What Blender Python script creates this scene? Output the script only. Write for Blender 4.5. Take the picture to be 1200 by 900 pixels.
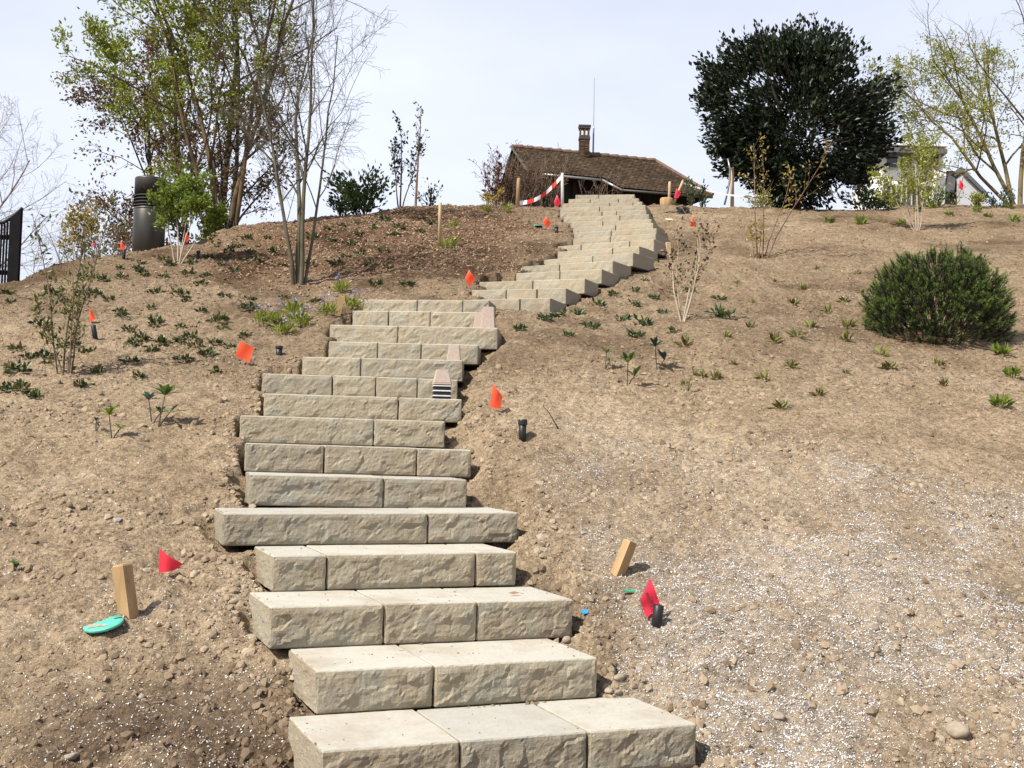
import bpy, math, random
import numpy as np

# ------------------------------------------------------------------ clear
for o in list(bpy.data.objects):
    bpy.data.objects.remove(o, do_unlink=True)
scene = bpy.context.scene
COL = scene.collection

# ------------------------------------------------------------------ camera
EYE = 1.21                       # eye height above the level of the lowest (unseen) step
FPX = 1400.0                     # focal length in photo pixels (1200 wide)
PITCH = math.atan(75.0 / FPX)
ROLL = math.radians(1.5)         # the phone was held slightly askew
cam_d = bpy.data.cameras.new('camera')
cam_d.sensor_width = 36.0
cam_d.lens = 36.0 * FPX / 1200.0
cam_d.clip_start = 0.05
cam_d.clip_end = 2000.0
cam = bpy.data.objects.new('camera', cam_d)
cam.location = (0, 0, EYE)
from mathutils import Vector, Matrix
cam.rotation_euler = (Matrix.Rotation(math.pi / 2 + PITCH, 3, 'X') @ Matrix.Rotation(ROLL, 3, 'Z')).to_euler()
COL.objects.link(cam)
scene.camera = cam

# ------------------------------------------------------------------ sky, sun, exposure
SUN_DIR = np.array([-0.66, -0.52, 0.95]); SUN_DIR = SUN_DIR / np.linalg.norm(SUN_DIR)   # towards the sun
SUN_EL = math.asin(SUN_DIR[2]); SUN_AZ = math.atan2(SUN_DIR[0], SUN_DIR[1])
world = bpy.data.worlds.new('World'); scene.world = world
world.use_nodes = True
wn, wl = world.node_tree.nodes, world.node_tree.links
wn.clear()
w_out = wn.new('ShaderNodeOutputWorld'); w_bg = wn.new('ShaderNodeBackground')
sky = wn.new('ShaderNodeTexSky'); sky.sky_type = 'NISHITA'; sky.sun_disc = False
sky.sun_elevation = SUN_EL; sky.sun_rotation = SUN_AZ
sky.air_density = 1.2; sky.dust_density = 2.0; sky.ozone_density = 1.5
tc = wn.new('ShaderNodeTexCoord')
mp = wn.new('ShaderNodeMapping'); mp.inputs['Scale'].default_value = (1.0, 1.0, 2.6)
nz = wn.new('ShaderNodeTexNoise'); nz.inputs['Scale'].default_value = 1.7; nz.inputs['Detail'].default_value = 6.0
nz.inputs['Roughness'].default_value = 0.55
rmp = wn.new('ShaderNodeMapRange'); rmp.inputs[1].default_value = 0.25; rmp.inputs[2].default_value = 0.75
rmp.inputs[3].default_value = 0.62; rmp.inputs[4].default_value = 1.0
sep = wn.new('ShaderNodeSeparateXYZ')
elv = wn.new('ShaderNodeMapRange'); elv.inputs[1].default_value = 0.30; elv.inputs[2].default_value = 0.85
elv.inputs[3].default_value = 1.0; elv.inputs[4].default_value = 0.22
mul = wn.new('ShaderNodeMath'); mul.operation = 'MULTIPLY'
mix = wn.new('ShaderNodeMix'); mix.data_type = 'RGBA'
mix.inputs[7].default_value = (8.9, 9.4, 11.0, 1.0)         # thin high cloud veil
wl.new(tc.outputs['Generated'], mp.inputs['Vector']); wl.new(mp.outputs[0], nz.inputs['Vector'])
wl.new(nz.outputs['Fac'], rmp.inputs[0]); wl.new(tc.outputs['Generated'], sep.inputs[0])
wl.new(sep.outputs['Z'], elv.inputs[0]); wl.new(rmp.outputs[0], mul.inputs[0]); wl.new(elv.outputs[0], mul.inputs[1])
wl.new(mul.outputs[0], mix.inputs[0]); wl.new(sky.outputs[0], mix.inputs[6])
wl.new(mix.outputs[2], w_bg.inputs['Color']); w_bg.inputs['Strength'].default_value = 0.068
wl.new(w_bg.outputs[0], w_out.inputs['Surface'])

sun_d = bpy.data.lights.new('sun', 'SUN'); sun_d.energy = 5.0; sun_d.angle = math.radians(0.6)
sun_d.color = (1.0, 0.95, 0.87)
sun = bpy.data.objects.new('sun', sun_d); COL.objects.link(sun)
from mathutils import Vector, Matrix
sun.rotation_euler = Vector(SUN_DIR).to_track_quat('Z', 'Y').to_euler()
sun.location = (-20, -12, 30)
vs = scene.view_settings
vs.view_transform = 'Standard'; vs.look = 'None'; vs.exposure = 0.66; vs.gamma = 1.0; vs.use_curve_mapping = False
scene.render.engine = 'CYCLES'

# ------------------------------------------------------------------ helpers: noise
def _hash(ix, iy, seed):
    n = (ix.astype(np.int64) * 374761393 + iy.astype(np.int64) * 668265263 + seed * 1274126177) & 0xFFFFFFFF
    n = ((n ^ (n >> 13)) * 1274126177) & 0xFFFFFFFF
    n = (n ^ (n >> 16)) & 0xFFFFFFFF
    return n.astype(np.float64) / 4294967295.0

def vnoise(x, y, seed=0):
    x = np.asarray(x, float); y = np.asarray(y, float)
    x0 = np.floor(x); y0 = np.floor(y)
    fx = x - x0; fy = y - y0
    fx = fx * fx * fx * (fx * (fx * 6 - 15) + 10); fy = fy * fy * fy * (fy * (fy * 6 - 15) + 10)
    x0 = x0.astype(np.int64); y0 = y0.astype(np.int64)
    a = _hash(x0, y0, seed); b = _hash(x0 + 1, y0, seed); c = _hash(x0, y0 + 1, seed); d = _hash(x0 + 1, y0 + 1, seed)
    return ((a + (b - a) * fx) * (1 - fy) + (c + (d - c) * fx) * fy) * 2 - 1

def fbm(x, y, seed=0, octs=4, gain=0.5):
    s = 0; a = 1.0; t = 0
    for k in range(octs):
        s = s + a * vnoise(x * 2 ** k + 17.3 * k, y * 2 ** k - 9.1 * k, seed + k); t += a; a *= gain
    return s / t

def smoothstep(a, b, x):
    t = np.clip((np.asarray(x, float) - a) / (b - a), 0, 1)
    return t * t * (3 - 2 * t)

# ------------------------------------------------------------------ helpers: objects
def tag(o, label=None, cat=None, group=None, kind=None):
    if label: o['label'] = label
    if cat: o['category'] = cat
    if group: o['group'] = group
    if kind: o['kind'] = kind
    return o

def empty(name, loc=(0, 0, 0), rz=0.0):
    o = bpy.data.objects.new(name, None); COL.objects.link(o)
    o.location = loc; o.rotation_euler = (0, 0, rz); o.empty_display_size = 0.1
    return o

def link(name, mesh, parent=None, loc=(0, 0, 0), rot=(0, 0, 0)):
    o = bpy.data.objects.new(name, mesh); COL.objects.link(o)
    o.location = loc; o.rotation_euler = rot
    if parent is not None: o.parent = parent
    return o

class MB:
    """collects verts/faces, builds one mesh"""
    def __init__(self):
        self.v = []; self.f = []; self.n = 0; self.t = []; self.mi = []
    def add(self, verts, faces, tint=0.5, mi=0):
        verts = np.asarray(verts, float).reshape(-1, 3)
        self.v.append(verts)
        for q in faces: self.f.append(tuple(int(i) + self.n for i in q)); self.mi.append(mi)
        self.t.append(np.full(len(verts), tint) if np.isscalar(tint) else np.asarray(tint, float))
        self.n += len(verts)
    def box(self, c, s, rot=None, tint=0.5, mi=0):
        x, y, z = (k / 2 for k in s)
        p = np.array([[-x, -y, -z], [x, -y, -z], [x, y, -z], [-x, y, -z], [-x, -y, z], [x, -y, z], [x, y, z], [-x, y, z]])
        if rot is not None: p = p @ np.array(rot).T
        self.add(p + np.array(c), [(0, 3, 2, 1), (4, 5, 6, 7), (0, 1, 5, 4), (1, 2, 6, 5), (2, 3, 7, 6), (3, 0, 4, 7)], tint, mi)
    def hexa(self, p8, tint=0.5, mi=0):
        self.add(p8, [(0, 3, 2, 1), (4, 5, 6, 7), (0, 1, 5, 4), (1, 2, 6, 5), (2, 3, 7, 6), (3, 0, 4, 7)], tint, mi)
    def tube(self, pts, rad, n=6, caps=True, tint=0.5, mi=0):
        pts = np.asarray(pts, float); m = len(pts)
        rad = np.full(m, rad) if np.isscalar(rad) else np.asarray(rad, float)
        tang = np.gradient(pts, axis=0); tang /= np.linalg.norm(tang, axis=1)[:, None] + 1e-9
        a0 = tang[0]; ref = np.array([0, 0, 1.0]) if abs(a0[2]) < 0.9 else np.array([1.0, 0, 0])
        u = np.cross(a0, ref); u /= np.linalg.norm(u) + 1e-9
        ang = np.arange(n) * 2 * math.pi / n; V = []
        for k in range(m):
            t = tang[k]; u = u - t * np.dot(u, t); u /= np.linalg.norm(u) + 1e-9; w = np.cross(t, u)
            V.append(pts[k] + rad[k] * (np.cos(ang)[:, None] * u + np.sin(ang)[:, None] * w))
        F = []
        for k in range(m - 1):
            for j in range(n):
                j2 = (j + 1) % n
                F.append((k * n + j, k * n + j2, (k + 1) * n + j2, (k + 1) * n + j))
        if caps and n > 2:
            F.append(tuple(range(n - 1, -1, -1))); F.append(tuple((m - 1) * n + j for j in range(n)))
        self.add(np.concatenate(V), F, tint, mi)
    def lathe(self, prof, n=24, c=(0, 0, 0), tint=0.5, mi=0, cap=True):
        ang = np.arange(n) * 2 * math.pi / n; V = []
        for r, z in prof:
            V.append(np.stack([r * np.cos(ang) + c[0], r * np.sin(ang) + c[1], np.full(n, z + c[2])], 1))
        F = []
        for k in range(len(prof) - 1):
            for j in range(n):
                j2 = (j + 1) % n
                F.append((k * n + j, k * n + j2, (k + 1) * n + j2, (k + 1) * n + j))
        if cap:
            F.append(tuple(range(n - 1, -1, -1))); F.append(tuple((len(prof) - 1) * n + j for j in range(n)))
        self.add(np.concatenate(V), F, tint, mi)
    def mesh(self, name, mats, smooth=False):
        me = bpy.data.meshes.new(name)
        V = np.concatenate(self.v) if self.v else np.zeros((0, 3))
        me.from_pydata(V.tolist(), [], self.f)
        at = me.attributes.new('tint', 'FLOAT', 'POINT'); at.data.foreach_set('value', np.concatenate(self.t).astype(np.float32))
        mats = mats if isinstance(mats, (list, tuple)) else [mats]
        for m in mats: me.materials.append(m)
        if len(mats) > 1: me.polygons.foreach_set('material_index', np.array(self.mi, np.int32))
        if smooth: me.polygons.foreach_set('use_smooth', np.ones(len(me.polygons), bool))
        me.update()
        return me
    def build(self, name, mats, parent=None, smooth=False, loc=(0, 0, 0), rot=(0, 0, 0)):
        return link(name, self.mesh(name, mats, smooth), parent, loc, rot)

def fast_mesh(name, V, F, mats, tint=None, smooth=False, attrs=None, loops=None):
    """V (n,3), F (m,k) all faces with k corners"""
    me = bpy.data.meshes.new(name)
    V = np.asarray(V, np.float32); F = np.asarray(F, np.int32); k = F.shape[1]
    me.vertices.add(len(V)); me.vertices.foreach_set('co', V.ravel())
    me.loops.add(F.size); me.loops.foreach_set('vertex_index', F.ravel())
    me.polygons.add(len(F)); me.polygons.foreach_set('loop_start', np.arange(0, F.size, k, dtype=np.int32))
    me.polygons.foreach_set('use_smooth', np.full(len(F), smooth))
    if tint is not None:
        a = me.attributes.new('tint', 'FLOAT', 'POINT'); a.data.foreach_set('value', np.asarray(tint, np.float32))
    for nme, arr in (attrs or {}).items():
        a = me.attributes.new(nme, 'FLOAT', 'POINT'); a.data.foreach_set('value', np.asarray(arr, np.float32))
    for m in (mats if isinstance(mats, (list, tuple)) else [mats]): me.materials.append(m)
    me.update(calc_edges=True); me.validate()
    return me

# ------------------------------------------------------------------ helpers: materials
def new_mat(name):
    m = bpy.data.materials.new(name); m.use_nodes = True
    nt = m.node_tree; b = nt.nodes['Principled BSDF']
    return m, nt.nodes, nt.links, b

def ramp(nodes, stops):
    r = nodes.new('ShaderNodeValToRGB'); e = r.color_ramp.elements
    while len(e) < len(stops): e.new(0.5)
    for k, (p, c) in enumerate(stops): e[k].position = p; e[k].color = (c[0], c[1], c[2], 1)
    return r

def mat_plain(name, col, rough=0.6, var=0.12, scale=30.0, bump=0.0, metal=0.0, spec=0.4):
    m, N, L, b = new_mat(name)
    t = N.new('ShaderNodeTexCoord'); n = N.new('ShaderNodeTexNoise'); n.inputs['Scale'].default_value = scale
    n.inputs['Detail'].default_value = 5
    L.new(t.outputs['Object'], n.inputs['Vector'])
    c = np.array(col)
    r = ramp(N, [(0.3, c * (1 - var)), (0.7, np.minimum(c * (1 + var), 1))])
    L.new(n.outputs['Fac'], r.inputs[0]); L.new(r.outputs[0], b.inputs['Base Color'])
    b.inputs['Roughness'].default_value = rough; b.inputs['Metallic'].default_value = metal
    b.inputs['Specular IOR Level'].default_value = spec
    if bump:
        bp = N.new('ShaderNodeBump'); bp.inputs['Strength'].default_value = bump; bp.inputs['Distance'].default_value = 0.004
        L.new(n.outputs['Fac'], bp.inputs['Height']); L.new(bp.outputs[0], b.inputs['Normal'])
    return m

def mat_leaf(name, stops, trans=0.35, rough=0.45, spec=0.35):
    """colour picked by the per-leaf tint"""
    m, N, L, b = new_mat(name)
    a = N.new('ShaderNodeAttribute'); a.attribute_name = 'tint'
    r = ramp(N, stops); L.new(a.outputs['Fac'], r.inputs[0]); L.new(r.outputs[0], b.inputs['Base Color'])
    b.inputs['Roughness'].default_value = rough; b.inputs['Specular IOR Level'].default_value = spec
    if trans > 0:
        tr = N.new('ShaderNodeBsdfTranslucent'); L.new(r.outputs[0], tr.inputs['Color'])
        mx = N.new('ShaderNodeMixShader'); mx.inputs[0].default_value = trans
        L.new(b.outputs[0], mx.inputs[1]); L.new(tr.outputs[0], mx.inputs[2])
        L.new(mx.outputs[0], N['Material Output'].inputs['Surface'])
    return m

def mat_bark(name, c1, c2, scale=14.0, bump=0.5):
    m, N, L, b = new_mat(name)
    t = N.new('ShaderNodeTexCoord'); mpn = N.new('ShaderNodeMapping'); mpn.inputs['Scale'].default_value = (1, 1, 0.25)
    n = N.new('ShaderNodeTexNoise'); n.inputs['Scale'].default_value = scale; n.inputs['Detail'].default_value = 6
    L.new(t.outputs['Object'], mpn.inputs[0]); L.new(mpn.outputs[0], n.inputs['Vector'])
    r = ramp(N, [(0.35, c1), (0.65, c2)]); L.new(n.outputs['Fac'], r.inputs[0]); L.new(r.outputs[0], b.inputs['Base Color'])
    b.inputs['Roughness'].default_value = 0.85; b.inputs['Specular IOR Level'].default_value = 0.2
    bp = N.new('ShaderNodeBump'); bp.inputs['Strength'].default_value = bump; bp.inputs['Distance'].default_value = 0.01
    L.new(n.outputs['Fac'], bp.inputs['Height']); L.new(bp.outputs[0], b.inputs['Normal'])
    return m

# soil -----------------------------------------------------------------
def mat_soil():
    m, N, L, b = new_mat('soil')
    g = N.new('ShaderNodeNewGeometry')
    def noise(sc, det=6, rough=0.6):
        n = N.new('ShaderNodeTexNoise'); n.inputs['Scale'].default_value = sc; n.inputs['Detail'].default_value = det
        n.inputs['Roughness'].default_value = rough; L.new(g.outputs['Position'], n.inputs['Vector']); return n
    n1 = noise(1.1); n2 = noise(28, 8, 0.7); n3 = noise(140, 4, 0.7)
    r1 = ramp(N, [(0.30, (0.275, 0.204, 0.131)), (0.55, (0.345, 0.264, 0.175)), (0.75, (0.405, 0.320, 0.224))])
    L.new(n1.outputs['Fac'], r1.inputs[0])
    r2 = ramp(N, [(0.30, (0.46, 0.43, 0.41)), (0.50, (1, 1, 1)), (0.72, (1.28, 1.25, 1.21))])
    L.new(n2.outputs['Fac'], r2.inputs[0])
    mx = N.new('ShaderNodeMix'); mx.data_type = 'RGBA'; mx.blend_type = 'MULTIPLY'; mx.inputs[0].default_value = 1
    L.new(r1.outputs[0], mx.inputs[6]); L.new(r2.outputs[0], mx.inputs[7])
    n5 = noise(7.0, 5, 0.65); r5 = ramp(N, [(0.32, (0.74, 0.72, 0.70)), (0.62, (1.10, 1.10, 1.10))]); L.new(n5.outputs['Fac'], r5.inputs[0])
    m5 = N.new('ShaderNodeMix'); m5.data_type = 'RGBA'; m5.blend_type = 'MULTIPLY'; m5.inputs[0].default_value = 1
    L.new(mx.outputs[2], m5.inputs[6]); L.new(r5.outputs[0], m5.inputs[7]); mx = m5
    # grit: small pale and dark grains
    v = N.new('ShaderNodeTexVoronoi'); v.inputs['Scale'].default_value = 110; L.new(g.outputs['Position'], v.inputs['Vector'])
    sepc = N.new('ShaderNodeSeparateColor'); L.new(v.outputs['Color'], sepc.inputs[0])
    r3 = ramp(N, [(0.0, (0.60, 0.58, 0.56)), (0.25, (0.95, 0.95, 0.95)), (0.80, (1.08, 1.06, 1.03)), (1.0, (1.5, 1.5, 1.5))])
    L.new(sepc.outputs[0], r3.inputs[0])
    mx2 = N.new('ShaderNodeMix'); mx2.data_type = 'RGBA'; mx2.blend_type = 'MULTIPLY'; mx2.inputs[0].default_value = 0.8
    L.new(mx.outputs[2], mx2.inputs[6]); L.new(r3.outputs[0], mx2.inputs[7])
    # damp soil, painted shade by the left fence, and bark mulch patches
    am = N.new('ShaderNodeAttribute'); am.attribute_name = 'moist_shade'
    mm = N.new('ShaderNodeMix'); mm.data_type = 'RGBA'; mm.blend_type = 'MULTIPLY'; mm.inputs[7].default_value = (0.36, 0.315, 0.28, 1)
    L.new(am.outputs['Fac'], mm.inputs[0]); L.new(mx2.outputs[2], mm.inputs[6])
    ab = N.new('ShaderNodeAttribute'); ab.attribute_name = 'mulch'
    mb = N.new('ShaderNodeMix'); mb.data_type = 'RGBA'; mb.blend_type = 'MULTIPLY'; mb.inputs[7].default_value = (0.62, 0.52, 0.47, 1)
    L.new(ab.outputs['Fac'], mb.inputs[0]); L.new(mm.outputs[2], mb.inputs[6])
    # white powder from the granules
    aw = N.new('ShaderNodeAttribute'); aw.attribute_name = 'dust'; nd = noise(45, 8, 0.75)
    rd = ramp(N, [(0.40, (0, 0, 0)), (0.62, (1, 1, 1))]); L.new(nd.outputs['Fac'], rd.inputs[0])
    md = N.new('ShaderNodeMath'); md.operation = 'MULTIPLY'; L.new(aw.outputs['Fac'], md.inputs[0]); L.new(rd.outputs[0], md.inputs[1])
    mw = N.new('ShaderNodeMix'); mw.data_type = 'RGBA'; mw.inputs[7].default_value = (0.50, 0.475, 0.44, 1)
    L.new(md.outputs[0], mw.inputs[0]); L.new(mb.outputs[2], mw.inputs[6]); L.new(mw.outputs[2], b.inputs['Base Color'])
    b.inputs['Roughness'].default_value = 0.95; b.inputs['Specular IOR Level'].default_value = 0.12
    ad = N.new('ShaderNodeMath'); ad.operation = 'MULTIPLY_ADD'; ad.inputs[1].default_value = 0.35
    L.new(n3.outputs['Fac'], ad.inputs[0]); L.new(n2.outputs['Fac'], ad.inputs[2])
    bp = N.new('ShaderNodeBump'); bp.inputs['Strength'].default_value = 1.0; bp.inputs['Distance'].default_value = 0.035
    L.new(ad.outputs[0], bp.inputs['Height']); L.new(bp.outputs[0], b.inputs['Normal'])
    return m

def mat_stone(name, face=True):
    """sandstone: split face (yellow-grey) or sawn top (pale grey)"""
    m, N, L, b = new_mat(name)
    g = N.new('ShaderNodeNewGeometry'); oi = N.new('ShaderNodeObjectInfo')
    def noise(sc, det=6, rough=0.6):
        n = N.new('ShaderNodeTexNoise'); n.inputs['Scale'].default_value = sc; n.inputs['Detail'].default_value = det
        n.inputs['Roughness'].default_value = rough; L.new(g.outputs['Position'], n.inputs['Vector']); return n
    n1 = noise(7.0, 5); n2 = noise(60, 8, 0.7); n3 = noise(320, 3)
    if face:
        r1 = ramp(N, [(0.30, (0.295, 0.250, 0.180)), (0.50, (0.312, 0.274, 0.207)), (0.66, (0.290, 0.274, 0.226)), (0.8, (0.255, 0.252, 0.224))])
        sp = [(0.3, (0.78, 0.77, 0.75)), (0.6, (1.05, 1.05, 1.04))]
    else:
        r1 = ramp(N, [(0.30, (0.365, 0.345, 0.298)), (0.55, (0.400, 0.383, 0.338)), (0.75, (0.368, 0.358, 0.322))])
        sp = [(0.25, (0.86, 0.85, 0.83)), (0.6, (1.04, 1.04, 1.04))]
    L.new(n1.outputs['Fac'], r1.inputs[0]); r2 = ramp(N, sp); L.new(n2.outputs['Fac'], r2.inputs[0])
    mx = N.new('ShaderNodeMix'); mx.data_type = 'RGBA'; mx.blend_type = 'MULTIPLY'; mx.inputs[0].default_value = 1
    L.new(r1.outputs[0], mx.inputs[6]); L.new(r2.outputs[0], mx.inputs[7])
    rr = ramp(N, [(0.0, (0.91, 0.91, 0.91)), (0.35, (0.99, 0.99, 0.98)), (0.7, (1.04, 1.02, 0.98)), (1.0, (1.08, 1.07, 1.04))]); L.new(oi.outputs['Random'], rr.inputs[0])
    m2 = N.new('ShaderNodeMix'); m2.data_type = 'RGBA'; m2.blend_type = 'MULTIPLY'; m2.inputs[0].default_value = 1
    L.new(mx.outputs[2], m2.inputs[6]); L.new(rr.outputs[0], m2.inputs[7])
    # soil dust trodden on
    n4 = noise(3.0, 6, 0.65); r4 = ramp(N, [(0.50, (0, 0, 0)), (0.70, (0.55, 0.55, 0.55))]); L.new(n4.outputs['Fac'], r4.inputs[0])
    m3 = N.new('ShaderNodeMix'); m3.data_type = 'RGBA'; m3.inputs[7].default_value = (0.28, 0.215, 0.15, 1)
    L.new(r4.outputs[0], m3.inputs[0]); L.new(m2.outputs[2], m3.inputs[6]); L.new(m3.outputs[2], b.inputs['Base Color'])
    b.inputs['Roughness'].default_value = 0.88; b.inputs['Specular IOR Level'].default_value = 0.2
    ad = N.new('ShaderNodeMath'); ad.operation = 'MULTIPLY_ADD'; ad.inputs[1].default_value = 0.25
    L.new(n3.outputs['Fac'], ad.inputs[0]); L.new(n2.outputs['Fac'], ad.inputs[2])
    bp = N.new('ShaderNodeBump'); bp.inputs['Strength'].default_value = 0.75 if face else 0.18
    bp.inputs['Distance'].default_value = 0.012 if face else 0.006
    L.new(ad.outputs[0], bp.inputs['Height']); L.new(bp.outputs[0], b.inputs['Normal'])
    return m

M = {}
M['soil'] = mat_soil()
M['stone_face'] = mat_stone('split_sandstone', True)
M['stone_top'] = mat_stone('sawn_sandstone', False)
M['clod'] = mat_leaf('soil_clod', [(0.0, (0.120, 0.084, 0.055)), (0.35, (0.215, 0.162, 0.107)), (0.80, (0.290, 0.225, 0.153)), (0.95, (0.33, 0.275, 0.205)), (1.0, (0.25, 0.24, 0.23))], 0, 0.95, 0.1)
M['chip'] = mat_leaf('bark_chip', [(0.0, (0.10, 0.06, 0.04)), (0.5, (0.23, 0.145, 0.095)), (1.0, (0.36, 0.26, 0.185))], 0, 0.9, 0.1)
M['fleck'] = mat_leaf('white_granule', [(0.0, (0.38, 0.37, 0.36)), (0.6, (0.54, 0.54, 0.54)), (1.0, (0.68, 0.69, 0.71))], 0, 0.7, 0.2)
M['stone'] = mat_plain('river_stone', (0.27, 0.22, 0.165), 0.85, 0.25, 25, 0.4)
M['wood'] = mat_bark('sawn_pine', (0.29, 0.185, 0.09), (0.39, 0.26, 0.135), 18, 0.2)
M['wood_pale'] = mat_bark('pale_pine', (0.42, 0.31, 0.19), (0.53, 0.40, 0.26), 18, 0.2)
M['wood_dark'] = mat_bark('dark_stained_board', (0.010, 0.008, 0.006), (0.022, 0.017, 0.013), 8, 0.3)
M['white_paint'] = mat_plain('white_paint', (0.60, 0.59, 0.57), 0.5, 0.06, 12)
M['black_plastic'] = mat_plain('black_plastic', (0.012, 0.012, 0.013), 0.45, 0.3, 40)
M['red_flag'] = mat_leaf('red_vinyl', [(0, (0.74, 0.032, 0.055)), (1, (0.80, 0.045, 0.085))], 0.30, 0.4)
M['orange_flag'] = mat_leaf('orange_vinyl', [(0, (0.80, 0.085, 0.030)), (1, (0.86, 0.11, 0.04))], 0.30, 0.4)
M['ink'] = mat_plain('black_ink', (0.03, 0.01, 0.012), 0.6, 0.1)
M['wire'] = mat_plain('grey_wire', (0.25, 0.25, 0.25), 0.4, 0.1, metal=0.8)
M['teal'] = mat_plain('turquoise_plastic', (0.085, 0.40, 0.30), 0.6, 0.2, 25)
M['teal_dust'] = mat_plain('dried_mud', (0.30, 0.27, 0.21), 0.9, 0.15, 60)
M['cap'] = mat_plain('pinkish_concrete', (0.34, 0.27, 0.225), 0.8, 0.10, 50, 0.2)
M['louver_white'] = mat_plain('pale_grey_plastic', (0.42, 0.40, 0.38), 0.5, 0.08)
M['vent'] = mat_plain('anthracite_coated_steel', (0.050, 0.046, 0.040), 0.42, 0.10, 3, 0, 0.35)
M['vent_dark'] = mat_plain('vent_gap', (0.006, 0.006, 0.006), 0.7, 0.1)
M['fence'] = mat_plain('dark_fence_board', (0.008, 0.007, 0.008), 0.8, 0.25, 14, 0.2, spec=0.1)
M['tape_red'] = mat_plain('tape_red', (0.70, 0.03, 0.02), 0.4, 0.05)
M['tape_white'] = mat_plain('tape_white', (0.78, 0.77, 0.76), 0.4, 0.04)

# ------------------------------------------------------------------ survey: picture bearings -> ground positions
CP, SP = math.cos(PITCH), math.sin(PITCH)
CR, SR = math.cos(ROLL), math.sin(ROLL)
def ray(px, py):
    x, y = px - 600.0, py - 450.0
    a = (x * CR + y * SR) / FPX; b = (x * SR - y * CR) / FPX
    return np.array([a, CP - b * SP, SP + b * CP])
def at_z(px, py, z):                       # point on the sight line at height z
    d = ray(px, py); return np.array([0, 0, EYE]) + d * ((z - EYE) / d[2])
def at_y(px, py, y):                       # point on the sight line at distance y
    d = ray(px, py); return np.array([0, 0, EYE]) + d * (y / d[1])

# front top edge of every step: left end, right end, joints between its blocks (bearings), in order going up
STEPS = [
 (376, 881, 817, 848, (527, 678)), (371, 787, 701, 770, (502,)), (316, 711, 673, 702, (443, 552)),
 (319, 651, 606, 647, (380, 555)), (261, 602, 608, 601, (496,)), (292, 556, 548, 562, (447,)),
 (287, 519, 553, 527, (378, 487)), (281, 487, 522, 494, (437,)), (309, 461, 542, 468, (466,)),
 (307, 437, 537, 445, (389, 440, 489)), (354, 418, 543, 422, (423,)), (385, 400, 561, 404, (443, 494)),
 (386, 380, 584, 384, (467,)), (413, 364, 563, 366, (456, 505)), (418, 350.5, 574, 352, (490, 543)),
 (554, 351, 645.5, 349.3, (610,)), (552, 340, 664, 337.6, (594, 630)), (561, 330.7, 686, 326.4, (625.6,)),
 (604, 320, 706, 315.4, (657,)), (611, 312, 719, 305.3, (657,)), (637, 304.3, 742.6, 295.6, (696,)),
 (653, 295.2, 750, 288.2, (719,)), (653, 288.6, 767, 280, (682, 739)), (671, 279.5, 769, 273.3, (716,)),
 (672, 272.4, 770, 267.3, (717,)), (671, 266, 766, 261, (722,)), (668, 260, 764, 256.6, (707,)),
 (660, 254.2, 761, 251, (727,)), (656, 248.7, 758, 246, (706, 723)), (656, 243.2, 757, 240.3, (703,)),
 (659, 238.4, 753, 236.3, (715, 742)), (666, 233.4, 749, 232.2, (692, 725)), (674, 228.6, 744, 227.6, (702,)),
]
RISE = 0.17
stair = []                                # per step: FL, FR (front top corners), joints as fractions
_dist = []
for i, (xl, yl, xr, yr, js) in enumerate(STEPS[:15], 1):
    if abs(RISE * i - EYE) > 0.25: _dist.append((i, at_z((xl + xr) / 2, (yl + yr) / 2, RISE * i)[1]))
_fit = np.polyfit([k for k, _ in _dist], [d for _, d in _dist], 2)
for i, (xl, yl, xr, yr, js) in enumerate(STEPS, 1):
    z = RISE * i
    if i >= 16:
        A = at_z(xl, yl, z); B = at_z(xr, yr, z)
    else:
        t = np.polyval(_fit, i)
        ang = np.interp(i, [1, 4, 5, 6, 8, 10, 11, 13, 15], [22, 20.5, 18, 14.5, 10, 5, 1, -3.5, -7.7])      # degrees, left end nearer when positive
        w = (xr - xl) / FPX * t; h = 0.5 * w * math.tan(math.radians(ang))
        A = at_y(xl, yl, t - h); B = at_y(xr, yr, t + h)
    fr = [0.0] + [(j - xl) / (xr - xl) for j in js] + [1.0]
    stair.append((A, B, fr))
sy = np.array([0.5 * (a[1] + b[1]) for a, b, _ in stair]); sz = np.array([0.5 * (a[2] + b[2]) for a, b, _ in stair])

# ------------------------------------------------------------------ terrain
_ly = np.concatenate([[-60, -3, 0.5, 2.0, 3.0], sy, [23.5, 26.5, 400]])
_lz = np.concatenate([[-2.2, -0.75, -0.60, -0.45, -0.17], sz, [sz[-1] + 1.05, sz[-1] + 2.0, sz[-1] + 2.0]])
_gy = np.linspace(-60, 60, 6001)
_gz = np.interp(_gy, _ly, _lz)
_k = np.hanning(31); _k /= _k.sum()
_gz = np.convolve(np.pad(_gz, 15, mode='edge'), _k, mode='valid')

CX = [-30, -12, -7, -5.56, -5.33, -5.12, -4.57, -4.3, -4.1, -3.83, -3.24, -2.47, -1.2, -0.08, 2.84, 3.65, 5.9, 7.4, 9.1, 14, 30]
CZ = [0.4, 1.0, 1.4, 1.72, 2.00, 2.18, 2.42, 2.58, 2.86, 3.18, 3.42, 3.71, 4.06, 4.13, 4.31, 4.39, 4.46, 4.60, 4.78, 4.85, 4.4]

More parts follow.
